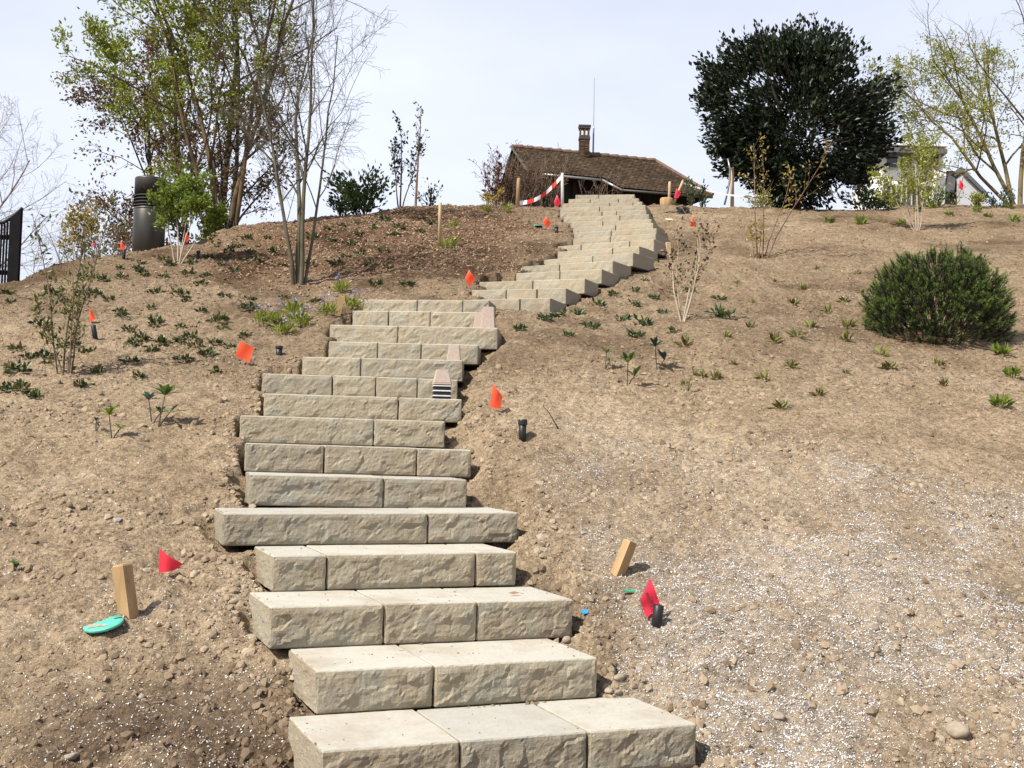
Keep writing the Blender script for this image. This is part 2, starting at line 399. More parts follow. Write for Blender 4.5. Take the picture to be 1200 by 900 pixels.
def base_height(x, y):
    x = np.asarray(x, float); y = np.asarray(y, float)
    off = 0.10 + 0.04 * smoothstep(-1.0, 1.0, x) + 0.05 * smoothstep(7.2, 4.4, y) + 0.05 * smoothstep(0.0, 0.6, x) * smoothstep(7.4, 6.0, y)
    up = np.interp(y, _gy, _gz) - off
    up = up + 0.10 * fbm(x * 0.5, y * 0.5, 11, 2) * smoothstep(0.9, 2.5, np.abs(x + 0.3))
    crest = np.interp(x, CX, CZ) + EYE + 0.04 * vnoise(x * 0.8, y * 0.3, 5) - 0.02 * np.clip(y - 21, 0, 60)
    k = 0.30
    h = np.clip(0.5 + 0.5 * (crest - up) / k, 0, 1)
    return crest + (up - crest) * h - k * h * (1 - h)

_foot = []
for (A, B, fr) in stair:
    w = B - A; L = math.hypot(w[0], w[1]); e = w[:2] / L; nrm = np.array([-e[1], e[0]])
    _foot.append((A, e, nrm, L, min(A[2], B[2]), B[2] - A[2]))

def height(x, y, micro=True):
    x = np.asarray(x, float); y = np.asarray(y, float)
    z = base_height(x, y)
    near = np.full(np.shape(x), 9.0)
    for si, (A, e, nrm, L, zm, dz) in enumerate(_foot):          # the bed under each step; loose spoil beside it
        dx = x - A[0]; dy = y - A[1]
        u = dx * e[0] + dy * e[1]; v = dx * nrm[0] + dy * nrm[1]
        du = np.maximum(np.maximum(-u, u - L), 0); dv = np.maximum(np.maximum(-v, v - 0.36), 0)
        d = np.hypot(du, dv); near = np.minimum(near, d)
        lim = zm - 0.20 + np.where((u < 0) & (si >= 6), 5.0, 1.5) * np.maximum(d - 0.012, 0)
        z = np.where(d < 0.45, np.minimum(z, lim), z)
    if micro:
        rough = 1.0 + 0.5 * fbm(x * 0.7, y * 0.7, 31, 2)
        n = 0.035 * fbm(x * 1.6, y * 1.6, 3, 2) * smoothstep(0.05, 0.6, near)
        n = n + rough * (0.026 * fbm(x * 5.5, y * 5.5, 7, 2) + 0.017 * fbm(x * 17, y * 17, 13, 2) + 0.014 * np.maximum(0, fbm(x * 34, y * 34, 19, 2)))
        z = z + n * (0.35 + 0.65 * smoothstep(0.02, 0.15, near))
    return z

def ground(px, py, smin=1.5, smax=60.0):          # where a sight line meets the ground
    d = ray(px, py); s = np.linspace(smin, smax, 4000)
    x = d[0] * s; y = d[1] * s; z = EYE + d[2] * s
    g = height(x, y, False)
    k = np.argmax(z < g)
    if k == 0: k = len(s) - 1
    return np.array([x[k], y[k], float(height(x[k], y[k]))])

def project(p):
    d = np.asarray(p, float) - [0, 0, EYE]; f = d[1] * CP + d[2] * SP; a = d[0] / f * FPX; b = (d[2] * CP - d[1] * SP) / f * FPX
    return 600 + a * CR + b * SR, 450 + a * SR - b * CR
def place(px, Y):                                  # bearing px at distance Y, on the ground
    x = (px - 600.0) / FPX * Y
    for _ in range(4):
        z = float(height(x, Y)); x += (px - project((x, Y, z))[0]) / FPX * Y
    return np.array([x, Y, z])

def axis(lo, hi, step, outer, g):
    a = list(np.arange(lo, hi, step)); s = step
    while a[-1] < outer[1]: s *= g; a.append(a[-1] + s)
    s = step
    while a[0] > outer[0]: s *= g; a.insert(0, a[0] - s)
    return np.array(a)
def axis2():
    a = [3.2]; s = 0.02
    while a[-1] < 400:
        y = a[-1]
        s = 0.02 if y < 7.5 else min(0.02 + (y - 7.5) * 0.0045, 0.065) if y < 23 else s * 1.08
        a.append(y + s)
    s = 0.03; b = [3.2]
    while b[0] > -60: s *= 1.2; b.insert(0, b[0] - s)
    return np.array(b[:-1] + a)
GX = axis(-3.3, 3.6, 0.0175, (-400, 400), 1.055); GY = axis2()
gx, gy = np.meshgrid(GX, GY)
gz = height(gx, gy)
nx_, ny_ = len(GX), len(GY)
idx = np.arange(nx_ * ny_).reshape(ny_, nx_)
F = np.stack([idx[:-1, :-1], idx[:-1, 1:], idx[1:, 1:], idx[1:, :-1]], -1).reshape(-1, 4)
def moist_shade_mask(x, y):
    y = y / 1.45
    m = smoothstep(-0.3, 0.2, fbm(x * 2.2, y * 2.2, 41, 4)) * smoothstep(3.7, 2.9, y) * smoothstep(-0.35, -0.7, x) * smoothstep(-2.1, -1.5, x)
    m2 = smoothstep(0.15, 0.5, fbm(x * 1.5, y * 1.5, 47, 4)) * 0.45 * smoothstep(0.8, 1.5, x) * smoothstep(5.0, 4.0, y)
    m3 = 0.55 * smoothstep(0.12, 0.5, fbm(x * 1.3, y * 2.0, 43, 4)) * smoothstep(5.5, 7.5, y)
    up = (0.40 + 0.30 * fbm(x * 0.9, y * 1.2, 49, 4)) * smoothstep(5.6, 7.2, y + 0.5 * vnoise(x * .7, y * .7, 50)) + 0.8 * smoothstep(-4.6, -5.3, x + 0.4 * vnoise(x, y, 52)) * smoothstep(7, 8, y)  # last term paints the shade near the left fence into the soil colour
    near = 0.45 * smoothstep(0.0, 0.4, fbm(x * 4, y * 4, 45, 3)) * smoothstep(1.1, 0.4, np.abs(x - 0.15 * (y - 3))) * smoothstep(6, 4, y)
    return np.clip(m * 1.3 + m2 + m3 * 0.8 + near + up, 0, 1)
def mulch_mask(x, y):
    y = y / 1.5
    return smoothstep(8.0, 9.5, y + 0.4 * vnoise(x, y, 51)) * smoothstep(0.9, -0.4, x + 0.3 * vnoise(x * 1.3, y * 1.3, 53)) * smoothstep(-4.8, -3.0, x)
def fleck_mask(x, y):
    y = y / 1.45
    f = fbm(x * 1.7 + 3, y * 1.9, 71, 5)
    right = smoothstep(0.0, 0.5, x - (0.95 - 0.19 * y)) * smoothstep(5.6, 4.8, y + 0.5 * vnoise(x * 1.2, y, 73)) * (0.20 + 0.80 * smoothstep(-0.25, 0.45, f))
    left = smoothstep(-0.4, -0.8, x) * smoothstep(6.0, 3.0, y) * 0.10 * (0.3 + smoothstep(-0.1, 0.4, f))
    return np.clip(right + left + 0.015, 0, 1)
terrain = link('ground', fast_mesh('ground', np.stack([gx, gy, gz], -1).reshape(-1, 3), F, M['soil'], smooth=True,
               attrs={'moist_shade': moist_shade_mask(gx, gy).ravel(), 'mulch': mulch_mask(gx, gy).ravel(), 'dust': 0.42 * fleck_mask(gx, gy).ravel() * (gy.ravel() < 12)}))
tag(terrain, 'bare brown soil hillside', None, None, 'structure')

# ------------------------------------------------------------------ stone staircase
def facets(X, Z, seed, cell):
    """height of the nearest tilted chip: broken stone face"""
    best = np.full(X.shape, 1e9); h = np.zeros(X.shape)
    ix = np.floor(X / cell); iz = np.floor(Z / cell)
    for a in (-1, 0, 1):
        for c in (-1, 0, 1):
            jx = (ix + a).astype(np.int64); jz = (iz + c).astype(np.int64)
            sx = (jx + _hash(jx, jz, seed)) * cell; sz_ = (jz + _hash(jx, jz, seed + 1)) * cell
            d = np.hypot(X - sx, (Z - sz_) * 1.2)
            hh = (_hash(jx, jz, seed + 2) - 0.5) + ((X - sx) * (_hash(jx, jz, seed + 3) - 0.5) + (Z - sz_) * (_hash(jx, jz, seed + 4) - 0.5)) / cell * 1.9
            m = d < best; best = np.where(m, d, best); h = np.where(m, hh, h)
    return h

def block_mesh(A, B, u0, u1, depth, hgt, res, seed):
    w = B - A; L = float(np.linalg.norm(w[:2])); e = w / L; nrm = np.array([-e[1], e[0], 0.0]); nrm /= np.linalg.norm(nrm)
    rg = np.random.default_rng(seed)
    gap = 0.0028
    P0 = A + e * (u0 * L + gap); ln = (u1 - u0) * L - 2 * gap
    P0 = P0 + nrm * rg.uniform(-0.004, 0.006) + np.array([0, 0, rg.uniform(-0.003, 0.002)])
    def divs(l):
        n = max(2, int(round(l / res))); c = min(0.006 / l, 0.2)
        return np.concatenate([[0], np.linspace(c, 1 - c, n), [1]])
    U = divs(ln); V = divs(depth) if res < 0.03 else np.array([0, 0.03, 0.5, 0.97, 1]); W = divs(hgt)
    if len(V) > 14: V = np.concatenate([[0], np.linspace(0.012, 0.988, 12), [1]])
    nu, nv, nw = len(U), len(V), len(W)
    ids = -np.ones((nu, nv, nw), int)
    bmask = np.zeros((nu, nv, nw), bool)
    bmask[0] = bmask[-1] = True; bmask[:, 0] = bmask[:, -1] = True; bmask[:, :, 0] = bmask[:, :, -1] = True
    ids[bmask] = np.arange(bmask.sum())
    I, J, K = np.where(bmask)
    u = U[I] * ln; v = V[J] * depth; wz = W[K] * hgt
    # chamfer: worn arrises
    nb = ((I == 0) | (I == nu - 1)).astype(int) + ((J == 0) | (J == nv - 1)).astype(int) + ((K == 0) | (K == nw - 1)).astype(int)
    ch = np.where(nb >= 2, 0.0035 + 0.0035 * np.abs(fbm(u * 40 + seed, (v + wz) * 40, seed, 3)), 0.0)
    cu = np.where(I == 0, ch, np.where(I == nu - 1, -ch, 0)); cv = np.where(J == 0, ch, np.where(J == nv - 1, -ch, 0)); cw = np.where(K == 0, ch, np.where(K == nw - 1, -ch, 0))
    # split front
    front = (J == 0)
    de = np.minimum(np.minimum(u, ln - u), np.minimum(wz, hgt - wz))
    fall = 0.12 + 0.88 * smoothstep(0.0, 0.028, de)
    xr = u * 0.92 + wz * 0.5; zr = wz * 0.95 - u * 0.35
    rel = 0.0062 * facets(xr, zr, seed * 7 + 1, 0.085) + 0.0026 * facets(xr + 3, zr, seed * 7 + 3, 0.034) + 0.006 * fbm(u * 16, wz * 24, seed, 4)
    fv = np.where(front, (-(rel + 0.006)) * fall, 0.0)
    side = ((I == 0) | (I == nu - 1)) & (nb < 2)
    fu = np.where(side, 0.003 * fbm(v * 25, wz * 25, seed + 9, 4) + 0.003 * facets(v, wz, seed + 5, 0.06), 0)
    fu = np.where(I == 0, fu, -fu)
    top = (K == nw - 1)
    fw = np.where(top, 0.0012 * fbm(u * 12, v * 12, seed + 4, 3), 0.0)
    uu = u + cu + fu; vv = v + cv + fv; ww = wz + cw + fw - hgt
    P = P0 + np.outer(uu, e) + np.outer(vv, nrm) + np.outer(ww, [0, 0, 1.0])
    Fs = []; mi = []
    def quads(a, flip, m):
        q = np.stack([a[:-1, :-1], a[1:, :-1], a[1:, 1:], a[:-1, 1:]], -1).reshape(-1, 4)
        if flip: q = q[:, ::-1]
        Fs.append(q); mi.append(np.full(len(q), m))
    quads(ids[:, 0, :], False, 0); quads(ids[:, -1, :], True, 0)
    quads(ids[0, :, :], True, 0); quads(ids[-1, :, :], False, 0)
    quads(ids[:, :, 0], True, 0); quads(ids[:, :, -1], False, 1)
    # origin of the block at its own base
    org = P.mean(0); org[2] = P[:, 2].min()
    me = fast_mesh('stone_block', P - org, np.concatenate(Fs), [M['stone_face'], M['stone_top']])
    me.polygons.foreach_set('material_index', np.concatenate(mi).astype(np.int32))
    return me, org

staircase = empty('stone_staircase', tuple(stair[0][0] - np.array([0, 0, RISE])))
tag(staircase, 'long flight of rough sandstone block steps climbing the bare hillside', 'staircase')
for i, (A, B, fr) in enumerate(stair):
    res = 0.0115 if i < 4 else 0.015 if i < 9 else 0.024 if i < 15 else 0.045
    if i + 1 < len(stair) and i != 14:
        tread = 0.5 * (stair[i + 1][0][1] + stair[i + 1][1][1]) - 0.5 * (A[1] + B[1])
    else: tread = 0.36
    dep = max(0.36, tread + 0.05)
    for k in range(len(fr) - 1):
        hb_ = RISE if i in (0, 15) else 0.5 * (A[2] + B[2] - stair[i - 1][0][2] - stair[i - 1][1][2])
        me, org = block_mesh(A, B, fr[k], fr[k + 1], dep + random.Random(i * 9 + k).uniform(-.01, .01), hb_ - 0.003, res, 100 + i * 10 + k)
        o = link('stone_block', me, staircase)
        o.location = org - np.array(staircase.location)

# ------------------------------------------------------------------ loose soil: clods, chips, granules (nobody could count them)
def near_stairs(x, y, pad=0.0):
    m = np.zeros(x.shape, bool)
    for (A, e, nrm, L, zm, dz) in _foot:
        dx = x - A[0]; dy = y - A[1]; u = dx * e[0] + dy * e[1]; v = dx * nrm[0] + dy * nrm[1]
        m |= (u > -pad) & (u < L + pad) & (v > -pad) & (v < 0.40)
    return m

def stair_dist(x, y):
    r = np.full(x.shape, 9.0)
    for (A, e, nrm, L, zm, dz) in _foot[:16]:
        dx = x - A[0]; dy = y - A[1]; u = dx * e[0] + dy * e[1]; v = dx * nrm[0] + dy * nrm[1]
        r = np.minimum(r, np.hypot(np.maximum(np.maximum(-u, u - L), 0), np.maximum(np.maximum(-v, v - 0.36), 0)))
    return r

def scatter(rng, n, y0, y1, power=1.6):
    y = y0 + (y1 - y0) * rng.random(n) ** power
    x = (rng.random(n) * 2 - 1) * (0.455 * y + 0.30)
    k = ~near_stairs(x, y, 0.004)
    return x[k], y[k]

OCT = np.array([[1, 0, 0], [-1, 0, 0], [0, 1, 0], [0, -1, 0], [0, 0, 1], [0, 0, -1]], float)
OCTF = np.array([[0, 2, 4], [2, 1, 4], [1, 3, 4], [3, 0, 4], [2, 0, 5], [1, 2, 5], [3, 1, 5], [0, 3, 5]])
_t = (1 + 5 ** .5) / 2
ICO = np.array([[-1, _t, 0], [1, _t, 0], [-1, -_t, 0], [1, -_t, 0], [0, -1, _t], [0, 1, _t], [0, -1, -_t], [0, 1, -_t], [_t, 0, -1], [_t, 0, 1], [-_t, 0, -1], [-_t, 0, 1]]) / 1.9
ICOF = np.array([[0, 11, 5], [0, 5, 1], [0, 1, 7], [0, 7, 10], [0, 10, 11], [1, 5, 9], [5, 11, 4], [11, 10, 2], [10, 7, 6], [7, 1, 8], [3, 9, 4], [3, 4, 2], [3, 2, 6], [3, 6, 8], [3, 8, 9], [4, 9, 5], [2, 4, 11], [6, 2, 10], [8, 6, 7], [9, 8, 1]])

def lumps(rng, x, y, size, base, faces, flat=0.7, jit=0.28, lift=0.15, z=None):
    n = len(x); k = len(base); tilt = 0.45 if z is None else 0.0
    z = height(x, y) if z is None else z
    V = base[None] * (1 + rng.normal(0, jit, (n, k, 1))) + rng.normal(0, 0.1, (n, k, 3))
    sc = size[:, None, None] * np.stack([rng.uniform(0.75, 1.3, n), rng.uniform(0.75, 1.3, n), flat * rng.uniform(0.7, 1.2, n)], 1)[:, None, :]
    V = V * sc
    a = rng.random(n) * 6.283; c, s = np.cos(a)[:, None], np.sin(a)[:, None]
    X = V[..., 0] * c - V[..., 1] * s; Y = V[..., 0] * s + V[..., 1] * c
    Z = V[..., 2] + Y * tilt
    P = np.stack([X + x[:, None], Y + y[:, None], Z + (z + size * lift)[:, None]], -1)
    Fc = faces[None] + (np.arange(n) * k)[:, None, None]
    t = np.clip(rng.random(n) * 0.9 + 0.02 + (rng.random(n) > 0.985) * 0.2, 0, 1) * (1 - 0.88 * moist_shade_mask(x, y))
    return P.reshape(-1, 3), Fc.reshape(-1, 3), np.repeat(t, k)

def merge(parts):
    V = []; Fc = []; T = []; n = 0
    for v, f, t in parts: V.append(v); Fc.append(f + n); T.append(t); n += len(v)
    return np.concatenate(V), np.concatenate(Fc), np.concatenate(T)

rng = np.random.default_rng(4)
parts = []
x, y = scatter(rng, 80000, 3.2, 9.4, 1.4)
keep = rng.random(len(x)) < 0.30 + 0.7 * smoothstep(-0.25, 0.5, fbm(x * 1.8, y * 1.8, 61, 3)) + 0.5 * smoothstep(0.35, 0.0, stair_dist(x, y))
x, y = x[keep], y[keep]
parts.append(lumps(rng, x, y, 0.0028 + 0.0045 * rng.random(len(x)) ** 2, OCT, OCTF))
x, y = scatter(rng, 30000, 3.2, 9.4, 1.3)
keep = rng.random(len(x)) < 0.12 + 0.88 * smoothstep(0.0, 0.5, fbm(x * 1.4 + 5, y * 1.4, 63, 3)) + 0.9 * smoothstep(0.30, 0.0, stair_dist(x, y))
x, y = x[keep], y[keep]
parts.append(lumps(rng, x, y, 0.0055 + 0.017 * rng.random(len(x)) ** 3.2, ICO, ICOF, 0.7, 0.16))
x, y = scatter(rng, 9000, 3.3, 7.8, 1.0)      # coarse clods turned up on the right
keep = (x > 0.9) & (rng.random(len(x)) < 0.9 * smoothstep(-0.05, 0.35, fbm(x * 1.6 - 4, y * 1.3, 69, 3))); x, y = x[keep], y[keep]
parts.append(lumps(rng, x, y, 0.006 + 0.016 * rng.random(len(x)) ** 2.2, ICO, ICOF, 0.75, 0.2))
x, y = scatter(rng, 16000, 3.4, 9.0, 1.2)
keep = stair_dist(x, y) < 0.05 + 0.38 * rng.random(len(x)) ** 2; x, y = x[keep], y[keep]
parts.append(lumps(rng, x, y, 0.006 + 0.018 * rng.random(len(x)) ** 2.5, ICO, ICOF, 0.75, 0.2))
x, y = scatter(rng, 62000, 8.7, 20.5, 1.0)
keep = rng.random(len(x)) < 0.35 + 0.65 * smoothstep(-0.2, 0.4, fbm(x * 1.1, y * 1.1, 67, 3)); x, y = x[keep], y[keep]
parts.append(lumps(rng, x, y, 0.006 + 0.014 * rng.random(len(x)) ** 2.5, OCT, OCTF))
for (A, B, fr) in stair[:6]:                 # crumbs trodden onto the lowest treads
    n = 90; u = np.where(rng.random(n) < .4, rng.choice([0, 1], n) + rng.normal(0, .05, n), rng.random(n)); u = np.clip(u, .004, .996); v = 0.03 + 0.40 * rng.random(n) ** .7; e2 = B - A; q = np.array([-e2[1], e2[0]]) / np.hypot(e2[0], e2[1])
    x = A[0] + e2[0] * u + q[0] * v; y = A[1] + e2[1] * u + q[1] * v
    parts.append(lumps(rng, x, y, 0.0015 + 0.0035 * rng.random(n) ** 3, OCT, OCTF, z=A[2] + (B[2] - A[2]) * u))
V, Fc, T = merge(parts)
tag(link('soil_clods', fast_mesh('soil_clods', V, Fc, M['clod'], tint=T)), 'brown crumbs and clods of dry soil strewn over the slope', 'soil', None, 'stuff')

def chips(rng, x, y, lx, ly, lift):
    n = len(x); z = height(x, y) + lift
    a = rng.random(n) * 6.283; tl = rng.normal(0, 0.35, n); tl2 = rng.normal(0.35, 0.3, n)
    ux = np.stack([np.cos(a), np.sin(a), tl], 1); uy = np.stack([-np.sin(a), np.cos(a), np.zeros(n)], 1)
    uy[:, 2] = tl2
    ux[:, 2] += 0.45 * ux[:, 1]; uy[:, 2] += 0.15 * uy[:, 1]
    c = np.stack([x, y, z], 1)
    P = np.stack([c - ux * lx[:, None] - uy * ly[:, None] * 0.7, c + ux * lx[:, None] * 0.8 - uy * ly[:, None], c + ux * lx[:, None] + uy * ly[:, None] * 0.8, c - ux * lx[:, None] * 0.8 + uy * ly[:, None]], 1)
    Fq = np.arange(n * 4).reshape(n, 4)
    return P.reshape(-1, 3), Fq, np.repeat(rng.random(n), 4)

x, y = scatter(rng, 360000, 3.2, 9.0, 1.15)
k = rng.random(len(x)) < fleck_mask(x, y); x, y = x[k], y[k]
V, Fc, T = chips(rng, x, y, 0.0014 + 0.0034 * rng.random(len(x)) ** 1.6, 0.0010 + 0.0016 * rng.random(len(x)), 0.0035)
tag(link('white_granules', fast_mesh('white_granules', V, Fc, M['fleck'], tint=T)), 'white granules sprinkled in patches over the lower slope', 'granules', None, 'stuff')
x, y = scatter(rng, 70000, 11.0, 21, 0.9)
k = rng.random(len(x)) < 0.03 + mulch_mask(x, y); x, y = x[k], y[k]
V, Fc, T = chips(rng, x, y, 0.008 + 0.020 * rng.random(len(x)) ** 2, 0.004 + 0.006 * rng.random(len(x)), 0.006)
tag(link('bark_mulch', fast_mesh('bark_mulch', V, Fc, M['chip'], tint=T)), 'brown bark chips covering the slope left of the upper steps', 'bark mulch', None, 'stuff')
x, y = scatter(rng, 3200, 3.2, 11, 1.3)
V, Fc, T = chips(rng, x, y, 0.008 + 0.022 * rng.random(len(x)) ** 2, 0.0012 + 0.0010 * rng.random(len(x)), 0.008)
tag(link('twig_litter', fast_mesh('twig_litter', V, Fc, M['chip'], tint=T)), 'tiny bits of dry straw and twig lying on the soil', 'litter', None, 'stuff')

# single larger stones
def stone(px, py, wpx, label, flat=0.6, seed=0):
    p = ground(px, py); w = wpx / FPX * np.linalg.norm(p - [0, 0, EYE]) / 2
    r = np.random.default_rng(900 + seed); b = MB()
    import bmesh
    bm = bmesh.new(); bmesh.ops.create_icosphere(bm, subdivisions=3, radius=1.0)
    ax = np.array([1.0, r.uniform(0.7, 0.9), flat])
    for v in bm.verts:
        c = np.array(v.co); n = 1 + 0.16 * float(fbm(c[0] * 1.5 + seed, c[1] * 1.5 + c[2], seed, 2))
        v.co = Vector(c * ax * w * n)
    me = bpy.data.meshes.new('stone'); bm.to_mesh(me); bm.free(); me.materials.append(M['stone'])
    me.polygons.foreach_set('use_smooth', np.ones(len(me.polygons), bool))
    o = link('stone', me, None, (p[0], p[1], p[2] + 0.25 * w * flat), (0.4, 0, r.random() * 6))
    tag(o, label, 'stone', 'loose stones on the soil')
for k, a in enumerate([
    (1022, 735, 17, 'round brown stone alone in the middle of the white-flecked soil', 0.8), (1121, 868, 26, 'largest tan stone near the lower right corner', 0.6),
    (713, 813, 12, 'pale flat pebble touching the right end of the second lowest step', 0.5), (726, 800, 18, 'biggest of the pale pebbles right of the second lowest step', 0.5),
    (724, 814, 10, 'small pale pebble below the biggest one right of the second lowest step', 0.5), (664, 752, 12, 'tan pebble wedged at the right end of the third lowest step', 0.8),
    (654, 743, 15, 'flat brown stone under the right end of the third lowest step', 0.5), (913, 840, 15, 'flat tan stone right of the bottom step', 0.4),
    (275, 712, 14, 'pale stone left of the third lowest step', 0.6), (166, 830, 10, 'small pale stone in the dark damp soil patch', 0.7),
    (84, 893, 16, 'pale stone at the lower left edge of the damp soil', 0.5), (176, 742, 13, 'flat buff clod right of the turquoise disc', 0.4),
    (173, 671, 13, 'pale buff clod left of the folded red flag', 0.5), (1160, 772, 12, 'grey stone at the far right among white granules', 0.7)]):
    stone(*a, seed=k)

# ------------------------------------------------------------------ flags, stakes, risers and other site things
def px_size(p): return (p[1] * CP + (p[2] - EYE) * SP) / FPX           # metres per photo pixel at a point

def flag(quad, base, mat, label, Y=None, bend=0.15, text=None):
    """vinyl marker flag on a wire; quad = corner bearings, base = where the wire enters the soil"""
    g = ground(*base) if Y is None else place(base[0], Y)
    yy = g[1] - 0.01
    C = [at_y(q[0], q[1], yy) for q in quad]
    w = np.linalg.norm(C[1] - C[0])
    b = MB(); n = 6; G = []
    for i in range(n + 1):
        for j in range(n + 1):
            a, c = i / n, j / n
            p = (C[0] * (1 - a) + C[1] * a) * (1 - c) + (C[3] * (1 - a) + C[2] * a) * c
            p = p + np.array([0, -1, 0]) * (bend * w * math.sin(math.pi * a) * (0.4 + 0.6 * c) + 0.06 * w * math.sin(5 * a + 2 * c))
            G.append(p - g)
    fc = [(i * (n + 1) + j, (i + 1) * (n + 1) + j, (i + 1) * (n + 1) + j + 1, i * (n + 1) + j + 1) for i in range(n) for j in range(n)]
    b.add(G, fc, np.random.default_rng(int(base[0])).random())
    root = empty('marker_flag', tuple(g)); tag(root, label, 'flag', 'marker flags on wires')
    sh = b.build('flag_sheet', mat, root, True)
    wb = MB(); lo = C[3] - g
    wb.tube([[lo[0] * 0.3, 0.008, -0.05], lo + [0, 0.006, 0], C[0] - g + [0, 0.006, 0]], 0.0016, 5)
    wb.build('wire_stake', M['wire'], root)
    if text:
        cu = bpy.data.curves.new('lettering', 'FONT'); cu.body = text; cu.size = 0.036; cu.extrude = 0.0002
        to = bpy.data.objects.new('tmp', cu); COL.objects.link(to)
        me = bpy.data.meshes.new_from_object(to.evaluated_get(bpy.context.evaluated_depsgraph_get()))
        bpy.data.objects.remove(to, do_unlink=True); me.name = 'lettering'; me.materials.clear(); me.materials.append(M['ink'])
        lt = link('lettering', me, root)
        s0 = at_y(755.2, 694, yy) - g
        # text baseline runs down to the right across the sheet
        ex = (at_y(764, 720, yy) - at_y(755.2, 694, yy)); ex /= np.linalg.norm(ex); ez = np.array([0, -1.0, 0]); ey = np.cross(ez, ex)
        lt.matrix_local = Matrix(((ex[0], ey[0], ez[0], s0[0]), (ex[1], ey[1], ez[1], s0[1] - 0.020), (ex[2], ey[2], ez[2], s0[2]), (0, 0, 0, 1)))
    return root

RF, OF = M['red_flag'], M['orange_flag']
flag([(762, 677), (775, 711), (757, 724), (750, 703)], (764, 728), RF, 'red diamond-shaped marker flag with black lettering beside the lower right stake', bend=0.04, text='wintec')
flag([(187, 642), (214, 661), (205, 668), (186.5, 671)], (188, 674), RF, 'pinkish red folded marker flag near the turquoise disc', bend=0.35)
flag([(281.7, 399.3), (297.3, 407.3), (292.3, 425), (276, 417)], (284, 428), OF, 'square orange marker flag beside the black riser left of the steps', bend=0.05)
flag([(578, 449.7), (589, 465), (586.7, 479), (573.8, 477.5)], (578, 483), OF, 'orange marker flag right of the steps beside the louvred path light', bend=0.2)
flag([(549.5, 316.4), (557.6, 326.6), (549.5, 336), (545, 326)], (549, 344), OF, 'orange diamond marker flag left of the bend in the steps')
flag([(104.3, 359), (108.5, 366), (112.4, 373), (105.6, 380)], (109, 383), OF, 'crumpled orange marker flag on a black riser beside the leggy shrub', bend=0.5)
flag([(141.3, 281.7), (146.7, 289), (145.8, 293), (141.3, 292.5)], (144, 300), OF, 'small orange flag on a black riser left of the vent pipe')
flag([(109, 280), (113.4, 285.7), (111.7, 290.6), (108, 288.7)], (110, 296), RF, 'tiny red flag beside the yellow-leaved bush at upper left')
flag([(218, 272.5), (222.5, 278), (219, 285), (216, 280)], (219, 292), OF, 'small orange flag half hidden behind the fresh green shrub')
flag([(640, 253.3), (645.7, 262), (641.4, 268), (636.4, 260.3)], (641, 271), OF, 'orange flag beside the small turquoise disc near the stair top')
flag([(652.7, 228.4), (657.7, 238), (652, 243), (649, 237)], (653, 244), RF, 'red flag at the left end of the stair top beside the white post')
flag([(634.5, 233), (636.4, 237), (635, 240), (632.5, 239)], (634, 241), RF, 'smallest red flag under the striped tape')
flag([(811.4, 251), (816, 265), (810, 266), (808.4, 263)], (811, 270), OF, 'narrow orange flag behind the budding shrub right of the steps')
flag([(1125, 210.7), (1129.6, 216.7), (1127.7, 223), (1123, 220.7)], (1126, 236), RF, 'red flag in front of the grey shed on the right', Y=21.2)

def stake(base, top, wpx, label, mat='wood', name='wooden_stake', yaw=0.3, depth_px=None, Y=None, round_=False, lean_y=0.0):
    g = ground(*base) if Y is None else place(base[0], Y)
    t = at_y(top[0], top[1], g[1] + lean_y) - g; w = wpx * px_size(g)
    ax = t / np.linalg.norm(t); b = MB()
    if round_:
        b.tube([-ax * 0.06, ax * np.linalg.norm(t) * 0.97, t], [w / 2, w / 2, w * 0.40], 10)
    else:
        e = np.array([math.cos(yaw), math.sin(yaw), 0]); e = e - ax * np.dot(e, ax); e /= np.linalg.norm(e); f = np.cross(ax, e)
        d = w * (depth_px or 0.7); c = 0.12 * w; P = []
        for k, (h, s) in enumerate([(-ax * 0.08, 1.0), (t - ax * c, 1.0), (t, 0.86)]):
            for (i, j) in ((-1, -1), (1, -1), (1, 1), (-1, 1)):
                P.append(h + e * i * w / 2 * s + f * j * d / 2 * s)
        Fq = [(3, 2, 1, 0)] + [(k * 4 + j, k * 4 + (j + 1) % 4, k * 4 + 4 + (j + 1) % 4, k * 4 + 4 + j) for k in range(2) for j in range(4)] + [(8, 9, 10, 11)]
        b.add(P, Fq)
    o = b.build(name, M[mat], None, round_, tuple(g))
    tag(o, label, 'post' if 'post' in name else 'stake', None)
    return o
stake((150, 727), (143, 661), 17, 'short square wooden stake beside the turquoise disc at lower left', 'wood', yaw=-0.45, depth_px=0.9)
stake((724, 674), (739, 634), 14, 'short wooden stake leaning right above the lettered red flag', 'wood', yaw=0.75, depth_px=0.75)
stake((515, 288), (516, 237), 4.2, 'slender round stake standing alone on the slope left of the upper steps', 'wood_pale', round_=True)
stake((396, 369), (401, 347), 6.5, 'short stake at the left end of the upper blocks of the lower flight', 'wood', yaw=0.2)
stake((783, 303), (783, 284), 5, 'pale stub of a stake right of the steps behind the budding shrub', 'wood_pale')
stake((606, 241), (608, 209), 4.5, 'ochre post at the low end of the striped tape', 'wood', 'barrier_post', round_=True, Y=19.90)
stake((659, 241), (659, 203), 3.6, 'white post holding the striped tape left of the stair top', 'white_paint', 'barrier_post', round_=True, Y=20.1)
stake((784, 241), (785, 213), 3.4, 'upright pale post in a round block right of the stair top', 'wood_pale', 'barrier_post', round_=True, Y=20.35)
stake((788, 238), (801, 211), 3.4, 'leaning pale post with a red pennant right of the stair top', 'wood_pale', 'barrier_post', round_=True, Y=20.45)
stake((858, 240), (858, 196), 4.5, 'pale post left of the big dark evergreen tree', 'wood_pale', 'barrier_post', round_=True, Y=21.0)
